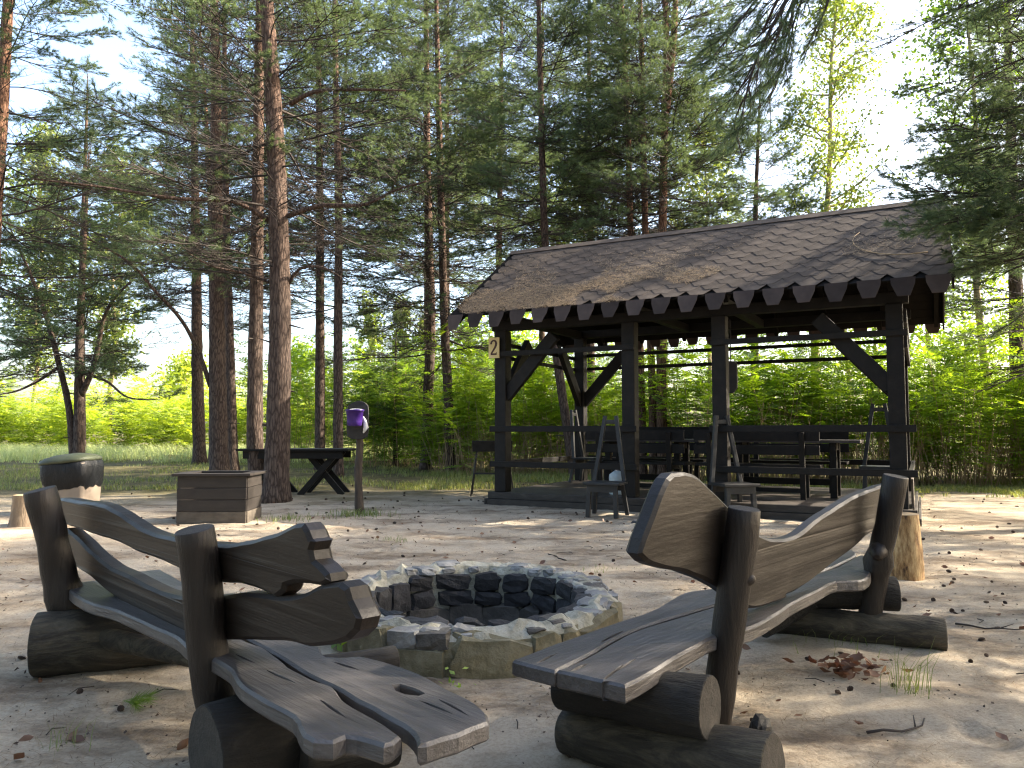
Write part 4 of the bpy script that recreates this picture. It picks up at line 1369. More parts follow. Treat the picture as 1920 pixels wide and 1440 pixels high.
# ------------------------------------------------------------------ table with crossed legs
tp = G(606, 925); tp.z = 0
tb = thing('cross_leg_table', tp, 'long black table on crossed legs behind the thickest pine', 'table')
tz = ZAT(843, tp)
xl, xr = AT(457, 843, tp.y).x, AT(661, 843, tp.y).x
for i in range(4):
    mb = MB(); mb.box(Vector(((xl + xr) / 2, tp.y - 0.30 + 0.2 * i, tz)), Vector(((xr - xl) / 2, 0, 0)), Vector((0, 0.097, 0)), Z * 0.018)
    obj('tabletop_board', mb, M['pav'], tb, bevel=0.004)
for y_ in (-0.32, 0.32):
    mb = MB(); mb.box(Vector(((xl + xr) / 2, tp.y + y_, tz - 0.085)), Vector(((xr - xl) / 2 - 0.10, 0, 0)), Vector((0, 0.018, 0)), Z * 0.065)
    obj('apron', mb, M['pav'], tb, bevel=0.003)
xc1 = AT(608, 880, tp.y).x
for cx_ in (xc1, xl + (xr - xc1)):
    for k, dy in ((1, -0.06), (-1, 0.06)):
        mb = MB()
        mb.beam(Vector((cx_ - 0.36 * k, tp.y - 0.20 + dy, -0.02)), Vector((cx_ + 0.30 * k, tp.y - 0.20 + dy, tz - 0.022)), 0.06, 0.10, Vector((0, 0, 1)))
        obj('leg', mb, M['pav'], tb, bevel=0.004)
        mb = MB()
        mb.beam(Vector((cx_ - 0.36 * k, tp.y + 0.24 + dy, -0.02)), Vector((cx_ + 0.30 * k, tp.y + 0.24 + dy, tz - 0.022)), 0.06, 0.10, Vector((0, 0, 1)))
        obj('leg', mb, M['pav'], tb, bevel=0.004)

# ------------------------------------------------------------------ pole with bucket
kp = G(672, 962); kp.z = 0
pl = thing('bucket_post', kp, 'thin crooked dark post with a rounded head board in front of the table', 'post')
zt_ = ZAT(800, kp)
mb = MB()
mb.tube([kp + Vector((0.01 * sin(i * 1.3) + (0.03 if i == 0 else 0), 0, -0.05 + (zt_ + .1) * i / 8)) for i in range(9)], [0.068, 0.06, 0.055, 0.053, 0.055, 0.05, 0.052, 0.05, 0.05], 12, True, 0.15, 5)
obj('pole', mb, M['pole'], pl)
e0, e1 = ZAT(821, kp), ZAT(752, kp)
hx = 20 * kp.y / FPX
cx0 = AT(673, 790, kp.y).x
outl = [(-hx * .75, e0), (0, e0 - .02), (hx * .75, e0), (hx, e0 + .08), (hx, e1 - .12), (hx * .8, e1 - .04), (0.02, e1), (-hx * .7, e1 - .04), (-hx, e1 - .12), (-hx, e0 + .08)]
mb = MB(); mb.slab([Vector(q) for q in catmull([Vector(q) for q in outl], 4)], Vector((cx0, kp.y - 0.09, 0)), X_, Z, Y_, 0.03, 0.004)
obj('head_board', mb, M['iron'], pl)
bk = Vector((AT(666, 785, kp.y - .2).x, kp.y - 0.23, 0))
zb_, zt2 = ZAT(799, bk), ZAT(768, bk)
bu = thing('bucket', Vector((bk.x, bk.y, zb_)), 'purple plastic bucket hung on the head board of the post', 'bucket')
mb = MB()
rb_ = 16.5 * bk.y / FPX
mb.tube([Vector((bk.x, bk.y, z)) for z in (zb_, zb_ + .01, zb_ + .06, zt2 - .02, zt2 - .018, zt2, zt2, zt2 - .02, zb_ + .02)],
        [rb_ * .66, rb_ * .78, rb_ * .86, rb_ * .97, rb_ * 1.05, rb_ * 1.05, rb_ * .97, rb_ * .93, rb_ * .7], 28, True)
obj('body', mb, M['purple'], bu)
mb = MB()
hp = [Vector((bk.x + rb_ * cos(a_), bk.y + 0.0 + 0.10 * sin(a_), zt2 - 0.02 + 0.03 * sin(a_))) for a_ in np.linspace(0, pi, 12)]
mb.tube(hp, [0.006] * 12, 6)
obj('handle', mb, M['white'], bu)
cn = AT(685, 797, kp.y - 0.14)
wc = thing('white_funnel', cn, 'white cone shaped cup hanging beside the purple bucket', 'cup')
mb = MB()
zz0, zz1 = ZAT(812, cn) - cn.z, ZAT(781, cn) - cn.z
mb.tube([cn + Vector((-0.025, 0, zz0)), cn + Vector((0.01, 0, zz0 * .3)), cn + Vector((-0.005, 0, zz1 * .5)), cn + Vector((-0.03, 0, zz1))], [0.008, 0.034, 0.022, 0.006], 14)
obj('cup', mb, M['white'], wc)

# ------------------------------------------------------------------ grill behind the pavilion corner
gp = G(920, 930); gp.z = 0
gr = thing('grill', gp, 'black trough grill on thin splayed legs behind the left corner post', 'grill')
g1, g0 = ZAT(828, gp), ZAT(847, gp)
gx0, gx1 = AT(885, 835, gp.y).x, AT(961, 835, gp.y).x
mb = MB()
gc = Vector(((gx0 + gx1) / 2, gp.y + .15, 0)); gw = (gx1 - gx0) / 2
loft(mb, [[gc + Vector((x, y, z)) for x, y in rrect(w, d, 0.015, 2)] for z, w, d in ((g0, gw * .97, .13), (g0 + .01, gw * .98, .14), (g1, gw, .16), (g1 + .012, gw * 1.02, .175), (g1 + .012, gw * .97, .14), (g0 + .03, gw * .94, .12))])
obj('trough', mb, M['iron'], gr)
for sx in (-1, 1):
    for sy in (-1, 1):
        mb = MB(); mb.tube([gc + Vector((sx * gw * 1.05, sy * .2, -0.01)), gc + Vector((sx * gw * .78, sy * .11, g0 + .005))], [0.012, 0.012], 8)
        obj('leg', mb, M['iron'], gr)
mb = MB(); mb.beam(gc + Vector((-gw * .93, -.16, .38)), gc + Vector((gw * .93, -.16, .38)), .02, .03)
obj('shelf_bar', mb, M['iron'], gr)

# black mat scrap on the sand before the deck
rp = G(1208, 981); rp.z = 0
mb = MB()
mb.slab([Vector((-.17, -.09)), Vector((.16, -.10)), Vector((.17, .06)), Vector((.02, .12)), Vector((-.12, .08))], rp + Z * 0.012, X_, Y_, Z, 0.022, 0.004, relief=0.02)
tag(obj('mat_scrap', mb, M['rubber'], None, rp), 'crumpled black scrap of matting on the sand before the deck', 'mat')

# ------------------------------------------------------------------ pine branches
def needles(shoots, per, ln, wd, r, amin=22, amax=62, t0=0.12):
    """shoots (S,6): one tapered blade per needle, brushed forward round each shoot"""
    S = np.asarray(shoots, dtype=np.float64)
    n = len(S) * per
    S = np.repeat(S, per, 0)
    p0, p1 = S[:, :3], S[:, 3:]
    ax = p1 - p0
    L = np.linalg.norm(ax, axis=1, keepdims=True) + 1e-9
    ax = ax / L
    t = 1 - (1 - t0) * r.rand(n, 1) ** 1.25
    rv = r.normal(size=(n, 3))
    pr = rv - ax * np.sum(rv * ax, 1, keepdims=True)
    pr /= np.linalg.norm(pr, axis=1, keepdims=True) + 1e-9
    an = np.radians(amin + (amax - amin) * r.rand(n, 1)) * (1.15 - 0.55 * t)
    d = ax * np.cos(an) + pr * np.sin(an)
    d[:, 2] -= 0.10
    base = p0 + (p1 - p0) * t
    l = ln * (0.75 + 0.5 * r.rand(n, 1))
    sd = np.cross(d, r.normal(size=(n, 3)))
    sd /= np.linalg.norm(sd, axis=1, keepdims=True) + 1e-9
    a0 = base - sd * wd / 2
    a1 = base + sd * wd / 2
    a2 = base + d * l + sd * wd * 0.2
    a3 = base + d * l - sd * wd * 0.2
    return np.stack([a0, a1, a2], 1).reshape(-1, 3)

def twig_tube(V_, F_, pts, rad, n=3):
    b = len(V_)
    for i, p in enumerate(pts):
        t = (pts[min(i + 1, len(pts) - 1)] - pts[max(i - 1, 0)]).normalized()
        x = t.cross(Z)
        if x.length < 1e-3: x = Vector((1, 0, 0))
        x.normalize()
        y = t.cross(x)
        for k in range(n):
            a_ = 2 * pi * k / n
            V_.append(p + (x * cos(a_) + y * sin(a_)) * rad[i])
    for i in range(len(pts) - 1):
        for k in range(n):
            k2 = (k + 1) % n
            F_.append((b + i * n + k, b + i * n + k2, b + (i + 1) * n + k2, b + (i + 1) * n + k))

def branch_mesh(name, seed, green=1.0, L=2.2, sec=17, per=44, nl=0.08, nw=0.0046, mats=None, fine=True, droop=0.0):
    r = np.random.RandomState(seed)
    rg = random.Random(seed)
    V_, F_ = [], []
    shoots = []
    K = 9
    ay, az = rg.uniform(-.25, .25), rg.uniform(-.1, .22)
    def mainp(t):
        return Vector((L * t * (1 - 0.05 * t), ay * L * t * t + 0.05 * sin(5 * t + seed), az * L * (t ** 1.7) - droop * L * t * (1 - t * .6) + 0.04 * sin(6.5 * t + seed * 2)))
    pts = [mainp(i / K) for i in range(K + 1)]
    twig_tube(V_, F_, pts, [0.0125 * (1 - t / K) ** .8 + 0.003 for t in range(K + 1)], 5)
    def tert(p, d, l, lev):
        d = d.normalized()
        q = p + d * l * .55 + Vector((rg.uniform(-.02, .02), rg.uniform(-.02, .02), rg.uniform(-.005, .03)))
        e = q + (d + Vector((rg.uniform(-.3, .3), rg.uniform(-.3, .3), rg.uniform(-.05, .4)))).normalized() * l * .5
        twig_tube(V_, F_, [p, q, e], [0.0035, 0.0028, 0.0018], 3)
        if green and lev and rg.random() < green:
            shoots.append((*q.lerp(e, .1), *e))
            if rg.random() < .35: shoots.append((*p.lerp(q, .6), *q))
        return q, e
    for i in range(sec):
        t = 0.16 + 0.82 * (i + rg.uniform(-.3, .3)) / sec
        t = min(max(t, .1), .98)
        p = mainp(t)
        tg = (mainp(min(t + .02, 1)) - mainp(t - .02)).normalized()
        side = Vector((-tg.y, tg.x, 0)).normalized() * (1 if i % 2 else -1)
        an = R(rg.uniform(35, 62))
        d = (tg * cos(an) + side * sin(an) + Z * rg.uniform(-.28, .30)).normalized()
        l = (0.28 + 0.75 * (1 - t) ** .7) * rg.uniform(.65, 1.15) * (L / 2.2)
        n_ = 4
        q = [p]
        for k in range(n_):
            d = (d + tg * .12 + Vector((rg.uniform(-.13, .13), rg.uniform(-.13, .13), rg.uniform(-.12, .16)))).normalized()
            q.append(q[-1] + d * l / n_)
        twig_tube(V_, F_, q, [0.0085, 0.007, 0.0055, 0.004, 0.0025], 3)
        if green and rg.random() < green:
            shoots.append((*q[-2], *(q[-1] + d * .05)))
        nt_ = max(2, int(l * 7.5))
        for k in range(nt_):
            u = 0.25 + 0.75 * (k + rg.random() * .7) / nt_
            f = min(u * n_, n_ - 1e-3)
            pt = q[int(f)].lerp(q[int(f) + 1], f - int(f))
            dd = (q[int(f) + 1] - q[int(f)]).normalized()
            sd = Vector((-dd.y, dd.x, rg.uniform(-.35, .45))).normalized() * (1 if k % 2 else -1)
            lt = rg.uniform(.14, .30) * (1.15 - .4 * u)
            a_, e_ = tert(pt, dd * .75 + sd * .75, lt, 1 if t + .45 * u > .62 + rg.uniform(-.12, .12) else 0)
            if fine and rg.random() < .6:
                tert(a_, dd * .6 - sd * .8 + Z * rg.uniform(-.2, .3), lt * .7, 1 if t + .45 * u > .62 else 0)
    if green: shoots.append((*mainp(.88), *mainp(1.03)))
    nv = len(V_)
    verts = np.array([tuple(v) for v in V_])
    faces = [np.array(F_)]
    mid = [0] * len(F_)
    if shoots and per:
        nd = needles(shoots, per, nl, nw, r)
        tri = nv + np.arange(len(nd)).reshape(-1, 3)
        verts = np.concatenate([verts, nd])
        faces.append(tri)
        mid += [1] * len(tri)
    return npmesh(name, verts, faces, mats or [M['twig'], M['needle']], mid)

GREEN = [branch_mesh('branch', 20 + k, 1.0) for k in range(5)]
SPARSE = [branch_mesh('branch', 40 + k, 0.36, per=30) for k in range(4)]
DENSE = [branch_mesh('branch', 60 + k, 1.0, sec=20, per=46, mats=[M['twig'], M['needle_dark']]) for k in range(4)]
DEAD = [branch_mesh('dead_branch', 80 + k, 0.0, sec=16) for k in range(5)]

def dirmat(d, roll, s):
    x = d.normalized()
    y = Z.cross(x)
    if y.length < 1e-3: y = Vector((0, 1, 0))
    y.normalize()
    z = x.cross(y)
    m3 = Matrix((x, y, z)).transposed() @ Matrix.Rotation(roll, 3, 'X')
    return (m3 * s).to_4x4()

def add_branch(root, me, p, d, s, roll=0.0, name='branch'):
    o = bpy.data.objects.new(name, me)
    COL.objects.link(o)
    o.parent = root
    m4 = dirmat(d, roll, s)
    m4.translation = p - WLOC[root.name]
    o.matrix_basis = m4
    return o

def trunk_points(pxs, Y, H):
    """centre line seen in the photograph at distance Y, continued up to height H"""
    pts = [AT(x, y, Y) for x, y in pxs]
    pts[0] = G(*pxs[0]) if abs(G(*pxs[0]).y - Y) < 0.6 else Vector((pts[0].x, Y, 0))
    pts[0].z = -0.05
    while pts[-1].z > H and len(pts) > 2: pts.pop()
    if pts[-1].z < H:
        d = (pts[-1] - pts[-2]).normalized()
        k = (H - pts[-1].z) / max(d.z, .2)
        p_ = pts[-1]
        pts += [p_ + (d * .8 + Z * .2) * k * .5, p_ + (d * .6 + Z * .4) * k]
    return pts

def resample(pts, step):
    out = []
    P = catmull(pts, 40, closed=False) + [pts[-1]]
    acc = 0
    out = [P[0]]
    for a_, b_ in zip(P, P[1:]):
        acc += (b_ - a_).length
        if acc >= step:
            out.append(b_); acc = 0
    if (out[-1] - P[-1]).length > 0.01: out.append(P[-1])
    return out

TREES = {}
def pine(label, pxs, Y, dpx, H, zdead, zgreen, lmax=2.1, seed=0, kinds=(GREEN, SPARSE), sides=14, bark='bark', group='pines around the clearing',
         per=(4, 6), step=0.46, azex=None, top=True, base_pts=None, cat='tree', name='pine_tree', greenp=0.85, deadscale=1.0):
    zgreen -= .2; lmax *= 1.12
    rg = random.Random(seed)
    pts = base_pts or trunk_points(pxs, Y, H)
    base = Vector((pts[0].x, pts[0].y, 0))
    t = thing(name, base, label, cat, group)
    P = resample(pts, 0.16 if sides > 12 else 0.3)
    r0 = dpx * Y / FPX / 2
    n_ = len(P)
    Ht = P[-1].z
    rad = []
    for p in P:
        f = max(0, min(1, p.z / Ht))
        r_ = r0 * (1 - f) ** 0.75 * 0.98 + 0.012
        r_ += r0 * 0.42 * math.exp(-max(p.z, 0) / 0.16)
        rad.append(r_)
    mb = MB(); mb.tube(P, rad, sides, True, 0.10 if sides > 12 else 0.08, seed)
    # old branch scars
    obj('trunk', mb, M[bark], t, loc=base)
    def at_z(z):
        for a_, b_, ra in zip(P, P[1:], rad):
            if a_.z <= z <= b_.z:
                return a_.lerp(b_, (z - a_.z) / max(b_.z - a_.z, 1e-6)), ra
        return P[-1], rad[-1]
    if sides > 12:
        zz = .9
        while zz < zdead + 1.5:
            i_ = min(range(len(P)), key=lambda q: abs(P[q].z - zz))
            a_ = rg.uniform(0, 2 * pi)
            d_ = Vector((cos(a_), sin(a_), rg.uniform(-.3, .25)))
            l_ = rg.uniform(.05, .28) + rad[i_]
            sb = MB(); sb.tube([P[i_], P[i_] + d_ * rad[i_] * 1.02, P[i_] + d_ * l_], [.024, .016, .006], 6, True, .2, seed + i_)
            obj('branch_stub', sb, M['twig'], t, loc=base)
            zz += rg.uniform(.25, .8)
    z = zdead
    while z < Ht - 0.2:
        n = rg.randint(*per)
        a0 = rg.uniform(0, 2 * pi)
        f = (z - zdead) / max(Ht - zdead, .1)
        for k in range(n):
            az = a0 + 2 * pi * k / n + rg.uniform(-.4, .4)
            if azex and azex[0] < az % (2 * pi) < azex[1] and z > azex[2]: continue
            p, ra = at_z(z + rg.uniform(-.12, .12))
            g = (z - zdead) / max(zgreen - zdead, .01)
            isg = rg.random() < (greenp * min(1, g) ** 1.4 if g < 1 else 0.97)
            if isg:
                lib = kinds[0] if (g > 1 or rg.random() < .5) else kinds[1]
            else:
                lib = DEAD if rg.random() < .75 else kinds[1]
            ln = lmax * (1.0 - 0.72 * f ** 1.5) * rg.uniform(.7, 1.15)
            if lib is DEAD: ln *= rg.uniform(.45, 1.0) * deadscale
            el = R(-8 + 34 * f + rg.uniform(-12, 14))
            d = Vector((cos(az) * cos(el), sin(az) * cos(el), sin(el)))
            add_branch(t, rg.choice(lib), p + d * ra * 0.5, d, ln / 2.2, rg.uniform(-.35, .35), 'dead_branch' if lib is DEAD else 'branch')
        z += step * rg.uniform(.75, 1.25) * (1.25 if z > 9 else 1)
    if top:
        for k in range(3):
            add_branch(t, rg.choice(kinds[0]), P[-1] - Z * .2, Vector((rg.uniform(-.3, .3), rg.uniform(-.3, .3), 1)), 0.4, 0)
    TREES[label] = t
    return t
def limb(t, pts, r0, r1, lib=None, seed=0, bark='bark', ends=0):
    mb = MB()
    P = resample(pts, 0.15)
    mb.tube(P, [r0 + (r1 - r0) * i / (len(P) - 1) for i in range(len(P))], 8, True, 0.08, seed)
    obj('limb', mb, M[bark], t)
    rg = random.Random(seed)
    if lib:
        for k in range(ends):
            i = int(len(P) * (0.35 + 0.65 * (k + .5) / ends)) - 1
            i = max(1, min(i, len(P) - 2))
            d = (P[i + 1] - P[i - 1]).normalized()
            sd = Vector((rg.uniform(-1, 1), rg.uniform(-1, 1), rg.uniform(-.1, .5)))
            add_branch(t, rg.choice(lib), P[i], d * .8 + sd * .7, rg.uniform(.3, .6), rg.uniform(-.4, .4))

# --- pines in the picture, nearest first
t7 = pine('thickest pine, standing right beside the board box before the crossed leg table',
          [(517, 941), (522, 800), (525, 600), (523, 450), (518, 300), (510, 150), (500, 0)], 11.9, 45, 13.5, 3.8, 7.4, 2.5, 7, sides=24, step=.55, deadscale=.85)
limb(t7, [AT(540, 405, 11.9), AT(600, 386, 11.7), AT(680, 384, 11.4), AT(745, 355, 11.1), AT(800, 340, 10.9)], .045, .012, SPARSE, 71, ends=5)
limb(t7, [AT(505, 415, 11.9), AT(440, 378, 11.6), AT(330, 372, 11.2), AT(200, 352, 10.8), AT(60, 335, 10.4)], .042, .010, SPARSE, 72, ends=6)
limb(t7, [AT(540, 535, 11.9), AT(560, 505, 11.8), AT(600, 500, 11.6), AT(640, 520, 11.5)], .03, .01, DEAD, 73, ends=2)
limb(t7, [AT(505, 530, 11.9), AT(450, 510, 11.7), AT(400, 500, 11.5), AT(345, 470, 11.2)], .025, .008, DEAD, 74, ends=2)
limb(t7, [AT(545, 195, 11.9), AT(590, 172, 11.6), AT(660, 168, 11.2), AT(760, 170, 10.8)], .04, .012, GREEN, 75, ends=5)
t6 = pine('straight pine close behind the left flank of the thickest pine',
          [(483, 926), (478, 800), (480, 600), (483, 400), (485, 200), (487, 0)], 13.3, 29, 13.0, 4.0, 8.0, 2.1, 6, sides=20, step=.55, deadscale=.85)
t4 = pine('pine rising behind the middle of the board box',
          [(412, 900), (408, 700), (406, 500), (405, 300), (405, 150), (402, 0)], 17.2, 33, 15.0, 4.4, 9.4, 2.5, 4, sides=20, step=.6, deadscale=.85)
limb(t4, [AT(395, 725, 17.2), AT(372, 660, 17.0), AT(340, 600, 16.7), AT(290, 545, 16.3), AT(240, 490, 15.8), AT(150, 440, 15.2)], .06, .015, SPARSE, 76, ends=5)
pine('slim pine touching the right side of the pine behind the board box',
     [(437, 885), (432, 700), (428, 560), (424, 400), (420, 0)], 20.5, 19, 15.5, 4.8, 10.0, 2.2, 5, bark='bark', step=.6)
pine('pine left of the board box with two close pines at its right',
     [(375, 868), (370, 700), (368, 500), (366, 400), (365, 300), (362, 200), (360, 0)], 25.5, 23, 18.0, 4.8, 10.5, 2.8, 3, step=.6)
pine('orange barked slim pine seen between and behind the pines at the board box',
     [(401, 868), (398, 500), (388, 250), (376, 60), (372, 0)], 27.0, 17, 16.5, 7.0, 11.0, 2.4, 55, bark='bark_orange', step=.7)
pine('pine behind the right half of the crossed leg table, the further left of two',
     [(600, 880), (600, 600), (600, 400), (598, 200), (596, 0)], 21.0, 19, 18.0, 4.4, 9.6, 2.5, 8, step=.55)
pine('slim pine standing just left of the bucket post and behind the table',
     [(634, 894), (634, 600), (635, 400), (630, 200), (628, 0)], 18.3, 18, 17.0, 4.2, 8.8, 2.5, 9, step=.55)
pine('leaning pine left of the pavilion, further left of a pair',
     [(798, 880), (803, 740), (808, 600), (805, 480), (801, 300), (800, 150), (798, 0)], 21.6, 20, 18.0, 3.4, 7.4, 2.6, 10)
pine('pine next to the left eave of the pavilion, crossing behind its roof corner',
     [(845, 887), (840, 740), (833, 600), (829, 450), (825, 300), (820, 100), (818, 0)], 20.0, 18, 17.0, 3.2, 7.0, 2.6, 11)
pine('curved pine seen through the left bay of the pavilion and again above its roof',
     [(1078, 866), (1060, 780), (1047, 690), (1035, 600), (1022, 450), (1017, 300), (1012, 100), (1010, 0)], 17.9, 17, 16.5, 5.4, 6.8, 2.2, 12, kinds=(GREEN, DENSE), step=.42)
pine('pine above the pavilion roof, leftmost of three close trunks',
     [(1206, 866), (1198, 600), (1183, 440), (1178, 250), (1172, 120), (1165, 0)], 17.6, 14, 17.5, 5.4, 6.9, 2.0, 13, bark='bark_orange', kinds=(GREEN, GREEN), step=.45)
pine('pine above the pavilion roof, middle of three close trunks',
     [(1225, 860), (1222, 700), (1212, 500), (1207, 300), (1203, 100), (1200, 0)], 17.3, 14, 18.0, 5.6, 7.0, 2.0, 14, bark='bark_orange', kinds=(GREEN, GREEN), step=.5)
t13 = pine('orange pine above the pavilion roof with a forked top, right of two close trunks',
           [(1243, 862), (1240, 700), (1242, 440), (1246, 250), (1250, 100), (1248, 0)], 17.0, 19, 17.5, 5.0, 6.5, 2.3, 15, bark='bark_orange', kinds=(GREEN, DENSE), step=.42)
limb(t13, [AT(1248, 210, 17), AT(1258, 120, 17), AT(1265, 40, 17), AT(1268, -60, 17)], .10, .05, None, 77, 'bark_orange')
pine('dark bushy pine behind the middle of the pavilion ridge',
     [(1415, 860), (1415, 600), (1416, 430), (1420, 300), (1425, 170)], 20.5, 17, 10.8, 5.0, 5.4, 2.2, 16, kinds=(DENSE, GREEN), step=.5)
pine('leftmost pine, its orange trunk cut by the left border above the left bench',
     [(-44, 930), (-13, 430), (4, 200), (15, 0)], 13.0, 34, 13.5, 3.8, 6.4, 2.4, 17, sides=18, bark='bark_orange')
t2 = pine('small forked pine beyond the litter bin, upright one of two',
          [(149, 872), (148, 740), (150, 600), (158, 450), (165, 320)], 22.5, 19, 9.5, 2.8, 3.6, 2.6, 18, kinds=(GREEN, SPARSE), step=.45)
limb(t2, [AT(152, 742, 22.5), AT(176, 685, 22.4), AT(194, 600, 22.2), AT(214, 560, 22), AT(245, 528, 21.8)], .09, .03, GREEN, 78, ends=4)
limb(t2, [AT(155, 700, 22.5), AT(200, 715, 22.2), AT(240, 745, 21.8), AT(300, 750, 21.4)], .05, .012, GREEN, 79, ends=4)
t2b = pine('small pine beyond the litter bin leaning far to the left',
           [(139, 874), (130, 770), (110, 680), (85, 590), (55, 510), (20, 430), (-20, 360)], 22.5, 13, 7.6, 3.0, 3.6, 2.4, 19, kinds=(GREEN, SPARSE), step=.45)
limb(t2b, [AT(108, 690, 22.5), AT(70, 715, 22.2), AT(25, 735, 21.8), AT(-30, 742, 21.4)], .05, .012, SPARSE, 80, ends=4)
pine('tall shaded pine at the right border behind the brush',
     [(1912, 870), (1906, 600), (1900, 400), (1893, 200), (1888, 0)], 18.6, 30, 14.5, 4.2, 5.2, 2.3, 20, kinds=(DENSE, GREEN), sides=16, step=.42)
pine('small dark pine growing in the brush between the two slim pines and the pavilion',
     [(742, 860), (742, 700), (742, 560)], 24.0, 9, 4.2, 1.2, 1.2, 1.3, 21, kinds=(DENSE, DENSE), step=.34, per=(4, 6))
pine('far pine behind the slim pine at the bucket post',
     [(632, 862), (634, 600), (640, 300), (650, 100), (655, 0)], 30.0, 15, 18.5, 7.5, 8.5, 2.8, 22, kinds=(DENSE, GREEN), step=.5)
pine('far pine behind the pair left of the pavilion eave, full of dark needles',
     [(930, 862), (934, 600), (938, 300), (940, 100), (940, 0)], 27.0, 15, 20.5, 7.4, 8.2, 2.9, 23, kinds=(GREEN, DENSE), step=.48)
pine('far pine seen above the pavilion roof between the curved pine and three close trunks',
     [(1110, 862), (1108, 600), (1106, 300), (1104, 100), (1104, 0)], 28.0, 15, 21.5, 7.2, 8.0, 2.7, 24, kinds=(GREEN, DENSE), step=.5)
pine('far pine directly behind the small forked pine',
     [(152, 858), (152, 600), (160, 300), (170, 100), (175, 0)], 31.0, 17, 16.0, 5.5, 7.5, 3.0, 25, step=.5)
pine('far pine hidden behind the pine left of the board box',
     [(372, 856), (369, 600), (367, 300), (366, 0)], 33.0, 15, 16.0, 6.5, 8.5, 3.0, 26, step=.55)

for k, (px_, y_, lab) in enumerate([(838, 31.0, 'far tall pine behind the pine next to the pavilion eave'), (800, 36.0, 'far tall pine behind the leaning pine'), (1016, 33.0, 'far tall pine behind the curved pine'),
                                    (1246, 30.0, 'far tall pine behind the orange forked pine')]):
    pine(lab, [(px_, 855), (px_, 600), (px_, 300), (px_ + 2, 0)], y_, 13, 23.0, 8.6, 9.4, 3.1, 400 + k, kinds=(GREEN, DENSE), step=.55, per=(4, 5))

# --- the pine just outside the right border whose boughs hang over the roof end
def free_pine(label, x, y, dia, H, zd, zg, lmax, seed, kinds=(GREEN, SPARSE), group=None, step=.55, lean=0.0, **kw):
    pts = [Vector((x, y, -.05)), Vector((x + lean * .3, y, H * .35)), Vector((x + lean, y, H * .7)), Vector((x + lean, y, H))]
    return pine(label, None, y, dia * FPX / y if y else 0, H, zd, zg, lmax, seed, kinds, group=group, base_pts=pts, step=step, **kw)
t16 = free_pine('pine outside the right border whose drooping boughs cover the right end of the roof', 6.35, 8.6, 0.30, 12, 3.3, 3.6, 2.4, 30, (DENSE, GREEN), step=.34, azex=(R(75), R(285), 3.0))
rg_ = random.Random(3)
for k, (px_, py_, y_) in enumerate([(1720, 300, 8.2), (1700, 350, 8.0), (1790, 380, 8.1), (1690, 400, 8.0), (1740, 430, 7.9), (1800, 300, 7.9), (1660, 330, 8.4), (1810, 440, 7.7), (1850, 350, 7.6), (1860, 480, 7.5),
                                    (1760, 350, 7.7), (1880, 260, 7.7), (1840, 510, 7.7), (1900, 420, 7.4)]):
    tip = AT(px_, py_, y_)
    st = Vector((6.35, 8.6, tip.z + 0.45 + rg_.uniform(0, .4)))
    d = tip - st
    if k in (1, 6, 10): continue
    add_branch(t16, (GREEN + DENSE)[(k * 2) % 9], st, d, d.length / 2.15, rg_.uniform(-.3, .3))
for k, (px_, py_, y_) in enumerate([(1760, 120, 8.6), (1690, 190, 8.8), (1850, 60, 8.5), (1880, 200, 8.2), (1660, 90, 9.0), (1800, 20, 8.6)]):
    tip = AT(px_, py_, y_)
    st = Vector((6.35, 8.6, tip.z + 0.35 + rg_.uniform(0, .4)))
    d = tip - st
    add_branch(t16, (GREEN + SPARSE)[(k * 2) % 9], st, d, d.length / 2.15, rg_.uniform(-.3, .3))
# near bough hanging into the top of the picture
t30 = free_pine('near pine outside the top border with a long needled bough hanging into view', 3.9, 4.7, 0.28, 12, 4.6, 5.0, 2.4, 31, (GREEN, SPARSE), step=.5)
BOUGH = [branch_mesh('near_bough', 90 + k, 1.0, L=1.6, sec=14, per=62, nl=0.085, nw=0.0026, mats=[M['twig'], M['needle_dark']], droop=0.10) for k in range(2)]
for k, (px_, py_, y_, s_) in enumerate([(1345, 250, 4.6, .9), (1415, 190, 4.5, 1.0), (1440, 120, 4.4, .9), (1350, 130, 4.8, .9), (1300, 60, 5.0, .9), (1480, 70, 4.3, .8)]):
    tip = AT(px_, py_, y_)
    st = AT(1520 + 22 * k, -130 - 14 * k, y_ - .1)
    d = tip - st
    add_branch(t30, BOUGH[k % 2], st, d, d.length / 1.55, rg_.uniform(-.4, .4), 'near_bough')
limb(t30, [Vector((3.9, 4.7, 4.9)), Vector((3.2, 4.65, 4.6)), AT(1640, -130, 4.4), AT(1560, -120, 4.4), AT(1480, -40, 4.5), AT(1430, 60, 4.6)], .035, .008, None, 81)

# --- pines of the same stand beyond the right border that shade the clearing
OUT = [(8.5, 4.2, 13), (11.5, 6.8, 14), (10.0, 1.8, 13), (14.5, 9.0, 15), (7.2, -1.5, 13), (13.0, -0.8, 14),
       (20.0, 1.5, 15), (10.8, 14.0, 14)]
for k, (x, y, h) in enumerate(OUT):
    free_pine('pine of the stand right of the clearing, outside the view', x, y if abs(y) > .1 else .2, 0.3, h, 2.6, 4.0, 2.8, 200 + k, (GREEN, SPARSE),
              group='pines of the stand right of the clearing', step=.62)
BACK = [(6.5, -7.0, 14), (-7.5, -6.5, 14), (-5.0, -4.0, 13), (-1.0, -6.0, 14), (3.5, -5.0, 13), (-8.5, 0.5, 13), (-9.0, 6.0, 13)]  # unseen pines added with dense crowns to cut skylight from behind
for k, (x, y, h) in enumerate(BACK):
    free_pine('pine of the stand behind the viewer, outside the view', x, y, 0.3, h, 2.0, 2.6, 2.8, 300 + k, (DENSE, GREEN),
              group='pines of the stand behind the viewer', step=.55)

